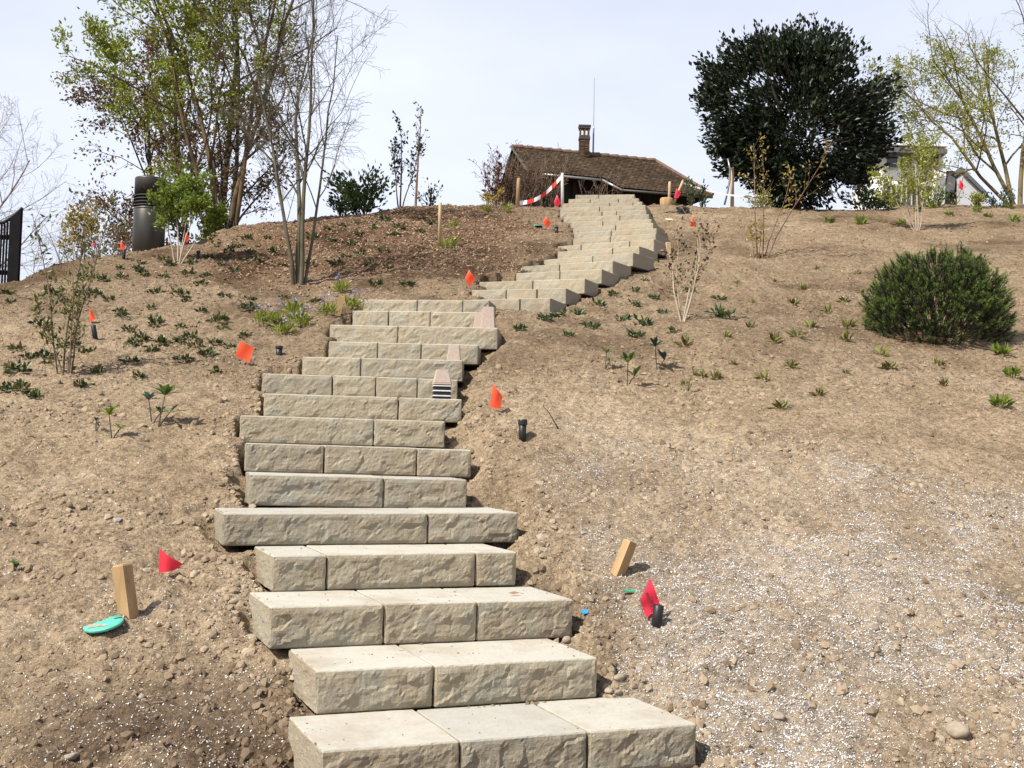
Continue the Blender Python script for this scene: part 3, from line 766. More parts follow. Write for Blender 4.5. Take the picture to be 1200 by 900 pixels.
flag([(793, 221), (798, 226), (795, 232), (789.6, 232)], (790, 237), RF, 'red pennant tied to the leaning post right of the stair top', Y=20.40)
# bent cable beside the pale post
p = place(852, 20.9); b = MB()
b.tube([at_y(849, 240, 20.9) - p, at_y(852, 228, 20.9) - p, at_y(855, 212, 20.9) - p, at_y(855.5, 198, 20.9) - p, at_y(853, 186, 20.9) - p], 0.018, 6)
tag(b.build('bent_pipe', M['wire'], None, True, tuple(p)), 'grey bent pipe rising beside the pale post left of the evergreen', 'pipe')
# round block under the post
p = place(781, 20.2); b = MB(); b.lathe([(0.105, -0.05), (0.112, 0.0), (0.112, 0.10), (0.10, 0.118), (0.04, 0.12)], 20)
tag(b.build('round_block', M['wood'], None, True, tuple(p)), 'round pale wooden block at the foot of the upright post', 'block')

def tape(pts, stripe, label, w=0.075):
    pts = np.array(pts); seg = np.linalg.norm(np.diff(pts, axis=0), axis=1); cum = np.concatenate([[0], np.cumsum(seg)])
    n = max(8, int(cum[-1] / (stripe / 4))); s = np.linspace(0, cum[-1], n + 1)
    P = np.stack([np.interp(s, cum, pts[:, k]) for k in range(3)], 1); org = P[0].copy(); P = P - org
    root = MB(); roots = []
    for k in range(n):
        up = np.array([0.1 * math.sin(k * 0.2), 0.25 * math.sin(k * 0.35), 1.0]) * w / 2; th = np.array([0, 0.0006, 0])
        a, c = P[k], P[k + 1]
        root.hexa([a - up - th, c - up - th, c - up + th, a - up + th, a + up - th, c + up - th, c + up + th, a + up + th], mi=int(s[k] / stripe) % 2)
    o = root.build('barrier_tape', [M['tape_white'], M['tape_red']], None, False, tuple(org)); tag(o, label, 'barrier tape')
a, c = at_y(609, 238, 19.92), at_y(658, 207, 20.1)
tape([a + (c - a) * t - np.array([0, 0, 0.12 * math.sin(math.pi * t)]) for t in np.linspace(0, 1, 12)], 0.13, 'red and white striped barrier tape sloping up to the white post')
a, c = at_y(801, 214.5, 20.45), at_y(905, 229, 20.95)
tape([a + (c - a) * t - np.array([0, 0, 0.10 * math.sin(math.pi * t)]) for t in np.linspace(0, 1, 16)], 5.0, 'thin pale barrier tape running from the leaning post behind the evergreen', 0.03)

def riser(base, hpx, wpx, label, tilt=0.0, collar=True):
    g = ground(*base); s = px_size(g); h = hpx * s; r = wpx * s / 2
    root = empty('irrigation_riser', tuple(g)); root.rotation_euler = (0.0, tilt, 0)
    tag(root, label, 'irrigation riser', 'black irrigation risers')
    b = MB(); b.lathe([(r * .82, -0.06), (r * .82, h * (0.72 if collar else 0.97)), (r * 0.7, h * (0.74 if collar else 1.0))], 14); b.build('pipe', M['black_plastic'], root, True)
    if collar:
        b = MB(); b.lathe([(r * .95, h * .70), (r, h * .72), (r, h * .94), (r * .9, h), (r * .55, h), (r * .5, h * .93)], 14); b.build('cap', M['black_plastic'], root)
riser((612, 518), 22, 11, 'tall black riser in the soil right of the middle steps')
riser((327, 414), 11, 9, 'stubby black riser left of the steps beside the square orange flag')
riser((112, 397), 17, 7, 'black riser leaning under the crumpled orange flag', -0.2, False)
riser((145, 304), 11, 4.5, 'thin black riser under the small orange flag left of the vent pipe', 0, False)
riser((232, 302), 9, 4.5, 'short black riser right of the fresh green shrub')
riser((769, 735), 24, 15, 'black riser behind the lettered red flag', 0.12, False)
riser((652, 273), 7, 5, 'small black riser left of the upper steps')
riser((800, 289), 5, 4.5, 'small dark riser right of the upper steps near the stake stub')

def disc(px, py, wpx, tilt, roll, label, mud=True):
    g = ground(px, py); s = px_size(g); r = wpx * s / 2
    root = empty('valve_cover', (g[0], g[1], g[2] + 0.022)); root.rotation_euler = (tilt, roll, 0.2)
    tag(root, label, 'cover')
    b = MB(); b.lathe([(r * 0.985, -0.006), (r, -0.003), (r, 0.003), (r * .98, 0.0055), (r * .3, 0.006), (0.001, 0.006)], 32, cap=False); b.build('lid', M['teal'], root, True)
    if mud:
        b = MB(); q = np.random.default_rng(7); ang = np.linspace(0, 6.283, 26, endpoint=False)
        for (cx, cy, a, e) in ((-0.45, -0.3, 0.40, 0.22), (0.05, -0.5, 0.22, 0.14), (-0.75, 0.0, 0.12, 0.1)):
            rr = 1 + 0.3 * fbm(np.cos(ang) * 1.5, np.sin(ang) * 1.5, 3, 3)
            pts = np.stack([(cx + a * rr * np.cos(ang)) * r * 0.9, (cy + e * rr * np.sin(ang)) * r * 0.9, np.full(26, 0.0078)], 1)
            b.add(pts, [tuple(range(26))])
        b.build('dried_mud', M['teal_dust'], root)
        b = MB(); b.box((r * 0.72, r * 0.25, 0.007), (r * 0.4, r * 0.05, 0.003)); b.build('lifting_slot', M['ink'], root)
disc(121, 741, 46, 0.22, -0.20, 'round turquoise plastic cover with dried mud beside the lower left stake')
disc(630, 265, 11, 0.1, 0.0, 'small turquoise cover beside the orange flag near the stair top', False)

# hose coil, scraps
g = ground(800, 251); s = px_size(g); b = MB(); pts = []
for k in range(70):
    a = k * 0.36; r = (7.5 + 1.2 * math.sin(k * 0.7)) * s
    pts.append([r * math.cos(a) + 0.02 * math.sin(k), r * 0.8 * math.sin(a), 0.02 + 0.0012 * k + r * 0.36 * math.sin(a)])
pts = [[-0.35, 0.0, -0.01], [-0.22, 0.05, 0.03]] + pts
b.tube(pts, 0.0085, 6); tag(b.build('hose_coil', M['black_plastic'], None, True, tuple(g)), 'coil of thin black hose lying at the crest right of the steps', 'hose')
def scrap(px, py, wpx, hpx, col, name, label, cat='scrap', th=0.003, curl=0.3):
    g = ground(px, py); s = px_size(g); b = MB(); n = 5
    for k in range(n):
        a0, a1 = k / n - .5, (k + 1) / n - .5
        z0, z1 = curl * wpx * s * (4 * a0 * a0) * 0.3, curl * wpx * s * (4 * a1 * a1) * 0.3
        w0 = hpx * s / 2 * (1 - 1.2 * a0 * a0); w1 = hpx * s / 2 * (1 - 1.2 * a1 * a1)
        P = [[a0 * wpx * s, -w0, z0], [a1 * wpx * s, -w1, z1], [a1 * wpx * s, w1, z1 + w1], [a0 * wpx * s, w0, z0 + w0]]
        P8 = P + [[q[0], q[1], q[2] + th] for q in P]; b.hexa(P8)
    o = b.build(name, mat_plain(name, col, 0.6, 0.15), None, False, (g[0], g[1], g[2] + 0.012), (0, 0, 0.3)); tag(o, label, cat)
scrap(685, 722, 8, 7, (0.02, 0.25, 0.62), 'plastic_scrap', 'bright blue plastic scrap right of the third lowest step')
scrap(737, 698, 16, 3, (0.02, 0.28, 0.14), 'plastic_strip', 'green plastic strip lying left of the lettered red flag')
scrap(784, 258, 8, 5, (0.72, 0.66, 0.30), 'paper_scrap', 'yellow and white scrap beside the hose coil')
# dry leaf on the third step
A3, B3, _ = stair[2]; pl = A3 + (B3 - A3) * 0.78 + np.array([0.01, 0.20, 0.006])
b = MB(); b.add([[-.03, 0, .004], [-.005, -.011, .0], [.03, -.002, .006], [0, .010, .012], [.002, 0, .003]], [(0, 1, 4), (1, 2, 4), (2, 3, 4), (3, 0, 4)])
b.tube([[.028, -.002, .006], [.045, -.006, .003]], .0012, 4)
tag(b.build('dry_leaf', mat_plain('dry_leaf', (0.22, 0.13, 0.07), 0.8), None, False, tuple(pl)), 'curled dry brown leaf on the third lowest step', 'leaf')
# bare twig standing on the slope
g = ground(655, 510); s = px_size(g); b = MB(); b.tube([[0, 0, -.01], [-8 * s, 0, 12 * s], [-13 * s, .02, 20 * s], [-19 * s, .02, 26 * s], [-17 * s, .0, 34 * s]], [.004, .004, .003, .0025, .001], 5)
tag(b.build('dead_twig', mat_bark('twig', (.06, .04, .03), (.12, .08, .05)), None, True, tuple(g)), 'thin dead twig curving up from the soil right of the steps', 'twig')

# path lights on the steps
def light_cap(px, ytop, ybase, wt, wb, step, back, label, louvre=0, name='path_light'):
    A, B, fr = stair[step - 1]; u = (px - STEPS[step - 1][0]) / (STEPS[step - 1][2] - STEPS[step - 1][0])
    e = (B - A); e2 = e / np.linalg.norm(e[:2]); nrm = np.array([-e2[1], e2[0], 0])
    g = A + e * u + nrm * back; s = px_size(g); root = empty(name, tuple(g), math.atan2(e2[1], e2[0]))
    tag(root, label, 'path light')
    H = (ybase - ytop) * s; z0 = 0.0
    def frus(b, w0, d0, w1, d1, z0, z1, mi=0, bev=0.10):
        P = []
        for (w, d, z) in ((w0, d0, z0), (w1, d1, z1)):
            for (x, y) in ((-1 + bev, -1), (1 - bev, -1), (1, -1 + bev), (1, 1 - bev), (1 - bev, 1), (-1 + bev, 1), (-1, 1 - bev), (-1, -1 + bev)): P.append([x * w / 2, y * d / 2, z])
        b.add(P, [tuple(range(7, -1, -1)), tuple(range(8, 16))] + [(j, (j + 1) % 8, 8 + (j + 1) % 8, 8 + j) for j in range(8)], 0.5, mi)
    if louvre:
        hl = H * 0.50
        b = MB(); frus(b, wb * s * 0.94, wb * s * 0.94, wb * s * .90, wb * s * .90, 0, hl); b.build('lamp_body', M['black_plastic'], root)
        for k in range(louvre):
            zc = hl * (k + 0.75) / louvre; b = MB(); frus(b, wb * s * 1.02, wb * s * 1.02, wb * s * 0.93, wb * s * .93, zc - hl * .045, zc + hl * .035); b.build('louvre', M['louver_white'], root)
        z0 = hl
    b = MB(); frus(b, wb * s * 1.0, wb * s, wb * s * .98, wb * s * .98, z0, z0 + H * 0.06); frus(b, wb * s * .96, wb * s * .96, wt * s, wt * s * .9, z0 + H * 0.066, H); b.build('cap', M['cap'], root)
light_cap(519, 432, 467, 14, 22, 9, 0.17, 'path light with beige cap and black louvres, lowest on the steps', 3)
light_cap(531, 401, 420, 12, 17, 11, 0.18, 'single beige light cap standing between the louvred light and the pair of caps')
light_cap(570.5, 358, 384, 13, 17.5, 13, 0.16, 'right one of two beige light caps on the upper lower flight')
light_cap(559, 363, 384, 10, 14, 13, 0.24, 'left one of two beige light caps half hidden behind the other')

# vent pipe
p = place(173.5, 15.1); s = px_size(p); r = 18.3 * s; h = 92 * s
root = empty('vent_pipe', (p[0], p[1], p[2] - 0.05)); tag(root, 'thick dark grey cylindrical ventilation pipe with black louvre rings', 'vent pipe')
b = MB(); b.lathe([(r, -0.25), (r, h * .58), (r * 0.985, h * .585), (r * 0.985, h * .59), (r, h * .595), (r, h * .615)], 48); b.build('lower_tube', M['vent'], root, True)
b = MB(); b.lathe([(r * .90, h * .60), (r * .90, h * .80)], 40); b.build('core', M['vent_dark'], root, True)
for k in range(4):
    z = h * (0.642 + 0.041 * k); b = MB(); b.lathe([(r * .92, z + .006), (r * 1.03, z - h * .010), (r * 1.03, z - h * .006), (r * .92, z + .016)], 40); b.build('louvre_ring', M['vent_dark'], root, True)
b = MB(); b.lathe([(r, h * .79), (r, h * .985), (r * .985, h), (r * .9, h), (r * .88, h * .97)], 48); b.build('upper_tube', M['vent'], root, True)

# fence panel at the far left
p = place(4, 13.3); s = px_size(p); root = empty('fence_panel', (p[0], p[1], p[2])); tag(root, 'dark wooden fence panel with arched top at the left edge', 'fence')
def fx(px): return (px - 4) * s
hb = lambda px: (42 + 0.55 * max(px - 0, 0) + 0.012 * px * abs(px)) * s + 0.30
b = MB(); xs = np.linspace(9.5, 21.5, 7); P = []
top = [(x, hb(x)) for x in xs]
V = [[fx(x), -.03, -.3] for x in xs] + [[fx(x), -.03, z] for x, z in top] + [[fx(x), .03, -.3] for x in xs] + [[fx(x), .03, z] for x, z in top]
n = 7; Fq = []
for j in range(n - 1): Fq += [(j, j + 1, n + j + 1, n + j), (2 * n + j + 1, 2 * n + j, 3 * n + j, 3 * n + j + 1), (n + j, n + j + 1, 3 * n + j + 1, 3 * n + j)]
Fq += [(0, n, 3 * n, 2 * n), (n - 1, 3 * n - 1, 4 * n - 1, 2 * n - 1)]
b.add(V, Fq); b.build('post', M['fence'], root)
for x in np.arange(-32, 9, 3.4):
    b = MB(); b.box((fx(x), 0, (hb(x) - .3) / 2), (1.5 * s, .025, hb(x) + .3 - .02)); b.build('slat', M['fence'], root)
for zz in (0.15, 0.55):
    b = MB(); b.box((fx(-12), .02, zz), (44 * s, .03, .05)); b.build('rail', M['fence'], root)
b = MB(); xs = np.linspace(-32, 22, 18); b.tube([[fx(x), 0, hb(x) + .012] for x in xs], .022, 4); b.build('arched_top', mat_plain('dark_rail', (.03, .028, .028), .5), root)

# ------------------------------------------------------------------ farmhouse roof behind the crest
M['tile'] = mat_leaf('weathered_clay_tile', [(0.0, (0.034, 0.022, 0.014)), (0.4, (0.052, 0.034, 0.021)), (0.75, (0.068, 0.046, 0.027)), (1.0, (0.09, 0.067, 0.038))], 0, 0.9, 0.15)
M['ridge_tile'] = mat_plain('ridge_tile', (0.13, 0.075, 0.05), 0.85, 0.3, 8)
M['brick'] = mat_leaf('sooty_brick', [(0.0, (0.025, 0.017, 0.013)), (0.5, (0.070, 0.040, 0.026)), (1.0, (0.13, 0.085, 0.055))], 0, 0.9, 0.1)
M['mortar'] = mat_plain('mortar', (0.07, 0.06, 0.05), 0.9, 0.2, 30)
M['dark_metal'] = mat_plain('dark_gutter', (0.05, 0.045, 0.04), 0.5, 0.1)
M['gutter'] = mat_plain('grey_gutter', (0.34, 0.33, 0.32), 0.4, 0.1, metal=0.5)
HA = at_y(600, 172, 38.0); HB = at_z(768, 189, HA[2])
hu = HB - HA; HL = np.linalg.norm(hu); hu /= HL
hn = np.array([hu[1], -hu[0], 0.0]); pit = math.radians(37)
hd = hn * math.cos(pit) - np.array([0, 0, math.sin(pit)])
hnorm = np.cross(hd, hu); hnorm *= np.sign(hnorm[2])
def roof_st(px, py):                       # bearing -> position on the near roof slope (along ridge, down slope)
    d = ray(px, py); o_ = np.array([0, 0, EYE]); t = np.dot(HA - o_, hnorm) / np.dot(d, hnorm); q = o_ + d * t - HA
    return np.dot(q, hu), np.dot(q, hd)
sR, tR = roof_st(835, 229); sM, tM = roof_st(729, 220.5); sJ, tJ = roof_st(706, 208.5); sV, tV = roof_st(634, 203)
hbase = HA.copy(); gz_h = float(height(HA[0] + 2, 36.0)); hbase[2] = gz_h
house = empty('farmhouse', tuple(hbase)); tag(house, 'old farmhouse with brown tiled roof and brick chimney behind the stair top', 'house')
def RP(s, t, lift=0.0): return HA + hu * s + hd * t + hnorm * lift - hbase
tE = max(tR, tM)
def eave_t(s):                              # the eave steps up over the left part
    return np.interp(s, [sV, sJ, sM, sR], [tJ + 0.02, tJ, tM, tR])
def hip_s(t): return HL + (sR - HL) * max(0, t) / tR
def verge_s(t): return sV * max(0, t) / tV * 0.25
# boarding under the tiles: near slope, far slope, hip end
b = MB(); far = hn * -math.cos(pit) - np.array([0, 0, math.sin(pit)])
ss = np.linspace(0, 1, 25); V = []
for k in ss:
    V += [RP(HL * k, 0, -.06), RP(verge_s(tJ) + (sR - verge_s(tJ)) * k, eave_t(verge_s(tJ) + (sR - verge_s(tJ)) * k) - .03, -.06)]
b.add(V, [(2 * k, 2 * k + 1, 2 * k + 3, 2 * k + 2) for k in range(24)])
b.add([RP(0, 0, -.06), RP(HL, 0, -.06), HA + hu * (sR) + far * tR - hbase, HA + far * tR - hbase], [(0, 1, 2, 3)])
b.add([RP(HL, 0, -.06), RP(sR, tR - .03, -.06), HA + hu * sR + far * tR - hbase], [(0, 1, 2)])
roof = b.build('roof', M['wood_dark'], house)
# overlapping plain tiles
rt = np.random.default_rng(12); TW, TE_ = 0.15, 0.125; V = []; Fq = []; T = []; n0 = 0
nrow = int(tE / TE_) + 1
for r_ in range(nrow):
    t0 = r_ * TE_; s = verge_s(t0) + (0.5 * TW if r_ % 2 else 0)
    while s < hip_s(t0) - TW * 0.3:
        t1 = t0 + TE_
        if t1 <= eave_t(s + TW / 2) + 0.02:
            j = rt.normal(0, .004, 2); w = TW * 0.96; tl = TE_ * 1.5; lf = 0.020 + rt.normal(0, .003)
            sh = [(0, 0, 0), (w, 0, 0), (w, tl * .74, lf * .8), (w * .78, tl * .95, lf), (w * .5, tl * 1.02, lf), (w * .22, tl * .95, lf), (0, tl * .74, lf * .8)]
            top_ = [RP(s + a + j[0], t0 + c + j[1], l + .004) for a, c, l in sh]
            bot_ = [RP(s + a + j[0], t0 + c + j[1], l - .012) for a, c, l in sh[2:]]
            V += top_ + bot_; Fq.append(tuple(n0 + q for q in (0, 6, 5, 4, 3, 2, 1)))
            for q in range(4): Fq.append((n0 + 2 + q, n0 + 3 + q, n0 + 8 + q, n0 + 7 + q))
            T += [float(np.clip(rt.normal(.45, .22) + .3 * fbm(np.array(s * .9), np.array(t0 * .9), 5, 3), 0, 1))] * 12; n0 += 12
        s += TW
b = MB(); b.add(V, Fq, np.array(T)); o = b.build('roof_tiles', M['tile'], roof); o['kind'] = 'stuff'
for k in range(int(HL / 0.33)):             # ridge tiles
    b = MB(); c0 = RP(k * .33, 0, .0); c1 = RP(k * .33 + .36, 0, .0)
    b.tube([c0 + [0, 0, -.01], c1 + [0, 0, .012]], [.085, .10], 8); b.build('ridge_tile', M['ridge_tile'], roof)
b = MB(); c0, c1 = RP(HL, 0, .02), RP(sR, tR, .03); b.tube([c0, c1], .07, 6); b.build('hip_ridge', M['ridge_tile'], roof)
b = MB(); b.tube([RP(verge_s(0) - .03, -.02, .0), RP(verge_s(tJ) - .03, tJ, .0)], .05, 4); b.build('verge_board', M['dark_metal'], roof)
for (q0, q1) in (((sV, tJ + .05), (sJ, tJ + .05)), ((sJ, tJ + .05), (sM, tM + .04)), ((sM, tM + .05), (sR, tR + .04))):
    b = MB(); b.tube([RP(q0[0], q0[1], -.05), RP(q1[0], q1[1], -.05)], .04, 6); b.build('gutter', M['gutter'] if q1[0] < sM + .01 else M['dark_metal'], roof, True)
# walls
def wall(pts, name='wall', th=0.12, mat='wood_dark'):
    b = MB(); (x0, y0, z0), (x1, y1, z1), zb = pts[0], pts[1], pts[2]
    d = np.array([x1 - x0, y1 - y0, 0]); d /= np.linalg.norm(d); n = np.array([-d[1], d[0], 0]) * th
    b.hexa([[x0, y0, zb], [x1, y1, zb], [x1 + n[0], y1 + n[1], zb], [x0 + n[0], y0 + n[1], zb], [x0, y0, z0], [x1, y1, z1], [x1 + n[0], y1 + n[1], z1], [x0 + n[0], y0 + n[1], z0]])
    return b.build(name, M[mat], house)
sL = verge_s(tJ) + 0.25
w0 = RP(sL, tJ - 0.9, -.1); w1 = RP(sR - 0.9, tJ - 0.9, -.1)
wall((w0, w1, -.6))
wf0 = HA + hu * sL + far * (tR - .9) - hbase; wf1 = HA + hu * (sR - .9) + far * (tR - .9) - hbase
wall((wf1, wf0, -.6)); wall((w1, wf1, -.6))
b = MB(); ap = RP(sL, 0.05, -.12)           # gable wall
b.add([[w0[0], w0[1], -.6], [wf0[0], wf0[1], -.6], [wf0[0], wf0[1], wf0[2]], ap, [w0[0], w0[1], w0[2]]], [(0, 1, 2, 3, 4)]); b.build('gable', M['wood_dark'], house)
for k in range(8):
    f = (k + .5) / 8; b = MB(); q = np.array(w0) * (1 - f) + np.array(w1) * f; b.box((q[0], q[1] - .03, q[2] / 2 - .3), (.10, .08, q[2] + .5)); b.build('wall_post', M['wood_dark'], house)
# chimney: brick courses, cornice, cowl openings
sC, tC = roof_st(687.5, 187); cp = RP(sC, 0.10, 0); pxs = px_size(cp + hbase); cw = 11.5 * pxs; ch_h = 27 * pxs
chim = MB(); chim.box((cp[0], cp[1], cp[2] + ch_h * .33), (cw * .93, cw * .93, ch_h * 0.95)); chimney = chim.build('chimney', M['mortar'], house)
yaw = math.atan2(hu[1], hu[0]); nc = 12; bh = ch_h * .60 / nc
RZ = np.array([[math.cos(yaw), -math.sin(yaw), 0], [math.sin(yaw), math.cos(yaw), 0], [0, 0, 1]])
b = MB(); rb = np.random.default_rng(3)
for k in range(-4, nc):
    for sd in range(4):
        a = sd * math.pi / 2
        for j in range(2):
            off = (-.25 + .5 * j) * cw + (.12 * cw if k % 2 else -.12 * cw) * (0.5)
            c = np.array([math.cos(a) * off - math.sin(a) * cw * .475, math.sin(a) * off + math.cos(a) * cw * .475, 0])
            R2 = np.array([[math.cos(a), -math.sin(a), 0], [math.sin(a), math.cos(a), 0], [0, 0, 1]])
            b.box(cp + c + [0, 0, (k + .5) * bh + .05], (cw * .46, cw * .07, bh * .82), R2, rb.random())
b.build('bricks', M['brick'], chimney)['kind'] = 'stuff'
zt = cp[2] + ch_h * .60 + .05
for (z, w, h) in ((zt, 1.16, .07), (zt + .08, 1.04, .05), (zt + .36, 1.16, .06), (zt + .42, 1.26, .04)):
    b = MB(); b.box((cp[0], cp[1], z + h / 2), (cw * w, cw * w, h)); b.build('cornice', M['dark_metal'], chimney)
for i in (-1, 0, 1):
    for j in (-1, 0, 1):
        if i or j: b = MB(); b.box((cp[0] + i * cw * .42, cp[1] + j * cw * .42, zt + .245), (cw * .16, cw * .16, .23), tint=.7); b.build('cowl_pier', M['brick'], chimney)
b = MB(); q = at_y(695, 186, 38.9) - hbase; tq = at_y(696.5, 91, 38.9) - hbase; mq = at_y(695.7, 150, 38.9) - hbase
b.tube([q - [0, 0, .5], mq, mq + (tq - mq) * .02, tq], [.035, .03, .014, .008], 6); b.build('aerial_mast', M['wire'], house)

# ------------------------------------------------------------------ white building and shed on the right
M['render_white'] = mat_plain('white_render', (0.70, 0.69, 0.66), 0.8, 0.06, 2)
M['light_grey'] = mat_plain('light_grey_cladding', (0.44, 0.45, 0.47), 0.6, 0.05, 2)
M['dark_grey'] = mat_plain('dark_grey_sheet', (0.10, 0.10, 0.105), 0.5, 0.1, 3)
M['glass'] = mat_plain('dark_glass', (0.02, 0.025, 0.03), 0.08, 0.2, 2, spec=0.6)
YB = 34.0
gb = place(1080, YB); bld = empty('white_building', tuple(gb)); tag(bld, 'white flat-roofed building behind the leafy tree on the right', 'building')
def bp(px, py, y): return at_y(px, py, y) - gb
def slab(parent, name, mat, px0, py0, px1, py1, y, depth):
    a = bp(px0, py0, y); c = bp(px1, py1, y); b = MB()
    b.box(((a[0] + c[0]) / 2, a[1] + depth / 2, (a[2] + c[2]) / 2), (abs(c[0] - a[0]), depth, abs(a[2] - c[2]))); return b.build(name, M[mat], parent)
slab(bld, 'wall', 'render_white', 1034, 180, 1104, 330, YB, 3.0)
rf = slab(bld, 'roof', 'dark_grey', 1028, 172, 1110, 180, YB - .4, 3.8); slab(rf, 'roof_edge', 'render_white', 1027, 166, 1111, 171.5, YB - .3, 3.6)
for (x0, x1) in ((1040, 1052), (1056, 1068), (1080, 1090), (1092, 1100)):
    w = slab(bld, 'window', 'glass', x0, 183, x1, 196, YB - .04, .06); slab(w, 'window_frame', 'light_grey', x0 - .6, 196.2, x1 + .6, 197.4, YB - .08, .07)
slab(bld, 'dark_opening', 'dark_grey', 1036, 217, 1089, 240, YB - .05, .06)
for k in range(9): slab(bld, 'railing_bar', 'light_grey', 1038 + k * 6, 217, 1039 + k * 6, 240, YB - .12, .03)
slab(bld, 'railing', 'light_grey', 1035, 215.5, 1090, 217, YB - .14, .05)
YS = 30.0
gs = place(1125, YS); shed = empty('grey_shed', tuple(gs)); tag(shed, 'light grey shed with slanted roof and open white door on the right', 'shed')
def sp(px, py, y): return at_y(px, py, y) - gs
b = MB(); q = [(1128, 201), (1156, 230), (1156, 300), (1128, 300)]
b.add([sp(x, y, YS) for x, y in q] + [sp(x, y, YS) + [0.1, 2.0, 0] for x, y in q], [(3, 2, 1, 0), (4, 5, 6, 7), (0, 1, 5, 4), (1, 2, 6, 5), (3, 0, 4, 7)]); b.build('side_wall', M['light_grey'], shed)
b = MB(); q = [(1127, 195), (1158, 226), (1158, 231), (1127, 201)]
b.add([sp(x, y, YS - .1) for x, y in q] + [sp(x, y, YS) + [0.1, 2.2, 0] for x, y in q], [(3, 2, 1, 0), (4, 5, 6, 7), (0, 1, 5, 4), (1, 2, 6, 5), (2, 3, 7, 6), (3, 0, 4, 7)]); b.build('roof', M['dark_grey'], shed)
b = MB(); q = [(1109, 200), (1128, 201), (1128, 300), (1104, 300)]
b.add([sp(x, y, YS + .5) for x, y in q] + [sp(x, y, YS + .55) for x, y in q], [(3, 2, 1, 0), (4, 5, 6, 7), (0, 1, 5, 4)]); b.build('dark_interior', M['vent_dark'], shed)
b = MB(); q = [(1111, 204), (1120, 209), (1118, 226), (1108, 224)]
b.add([sp(x, y, YS + .4) for x, y in q] + [sp(x, y, YS + .45) for x, y in q], [(3, 2, 1, 0), (4, 5, 6, 7), (0, 1, 5, 4), (1, 2, 6, 5)]); b.build('grey_crate', M['dark_grey'], shed)
for k in range(3):                          # slanted white door of three boards
    b = MB(); t0, t1 = k / 3 + .01, (k + 1) / 3 - .01
    L_ = lambda t, y: (1094 + 15 * t if y == 0 else 1087 + 17 * t)
    q = [(L_(t0, 0), 199 + 1 * t0), (L_(t1, 0), 199 + 1 * t1), (L_(t1, 1), 240), (L_(t0, 1), 240)]
    b.add([sp(x, y, YS - .1 + .1 * k) for x, y in q] + [sp(x, y, YS - .04 + .1 * k) for x, y in q], [(3, 2, 1, 0), (4, 5, 6, 7), (0, 1, 5, 4), (1, 2, 6, 5), (3, 0, 4, 7)]); b.build('door_board', M['render_white'], shed)

# ------------------------------------------------------------------ trees and shrubs
def leaf_cards(rng, pos, dirs, size, aspect=0.5, fold=0.2, tint=None):
    pos = np.asarray(pos); n = len(pos); d = np.asarray(dirs, float) + rng.normal(0, 0.45, (n, 3)); d /= np.linalg.norm(d, axis=1)[:, None] + 1e-9
    s = np.cross(d, rng.normal(0, 1, (n, 3))); s /= np.linalg.norm(s, axis=1)[:, None] + 1e-9; nm = np.cross(d, s)
    L = size * rng.uniform(0.6, 1.25, n)[:, None]; W = L * aspect
    V = np.stack([pos, pos + d * L * .45 + s * W * .5 + nm * W * fold, pos + d * L, pos + d * L * .45 - s * W * .5 + nm * W * fold], 1)
    ix = np.arange(n)[:, None] * 4
    Fc = np.concatenate([ix + np.array([[0, 1, 2]]), ix + np.array([[0, 2, 3]])])
    t = rng.random(n) if tint is None else np.clip(tint + rng.normal(0, .15, n), 0, 1)
    return V.reshape(-1, 3), Fc, np.repeat(t, 4)

def grow(rng, out, anch, p, d, L, r, lvl, S):
    n = S['seg'][lvl]; pts = [p]; rad = [r]; dirs = [d]
    for k in range(n):
        d = d + rng.normal(0, S['wob'][lvl], 3) + np.array([0, 0, S['up'][lvl]]); d = d / np.linalg.norm(d)
        p = p + d * L / n; pts.append(p); dirs.append(d); rad.append(max(r * (1 - (1 - S['tap']) * (k + 1) / n), S.get('rmin', .0012)))
    out.append((pts, rad, lvl))
    if lvl >= S['leaf']:
        for k in range(1, n + 1): anch.append((pts[k], dirs[k], lvl))
    if lvl < S['max']:
        nk = S['kids'][lvl]
        for j in range(nk):
            t = S['t0'][lvl] + (1 - S['t0'][lvl]) * (j + rng.random()) / nk; k = min(int(t * n), n - 1); f = t * n - k
            q = np.array(pts[k]) * (1 - f) + np.array(pts[k + 1]) * f; dd = dirs[k + 1]
            ax = np.cross(dd, rng.normal(0, 1, 3)); ax /= np.linalg.norm(ax) + 1e-9
            a = math.radians(S['ang'][lvl]) * rng.uniform(.7, 1.25)
            nd = dd * math.cos(a) + ax * math.sin(a)
            if S.get('bias') is not None: nd = nd + np.array(S['bias']) * S.get('bw', .2)
            nd /= np.linalg.norm(nd)
            grow(rng, out, anch, q, nd, L * S['ratio'][lvl] * (1.15 - .6 * t) * rng.uniform(.7, 1.2), max(rad[k] * S['rr'][lvl], .0014), lvl + 1, S)

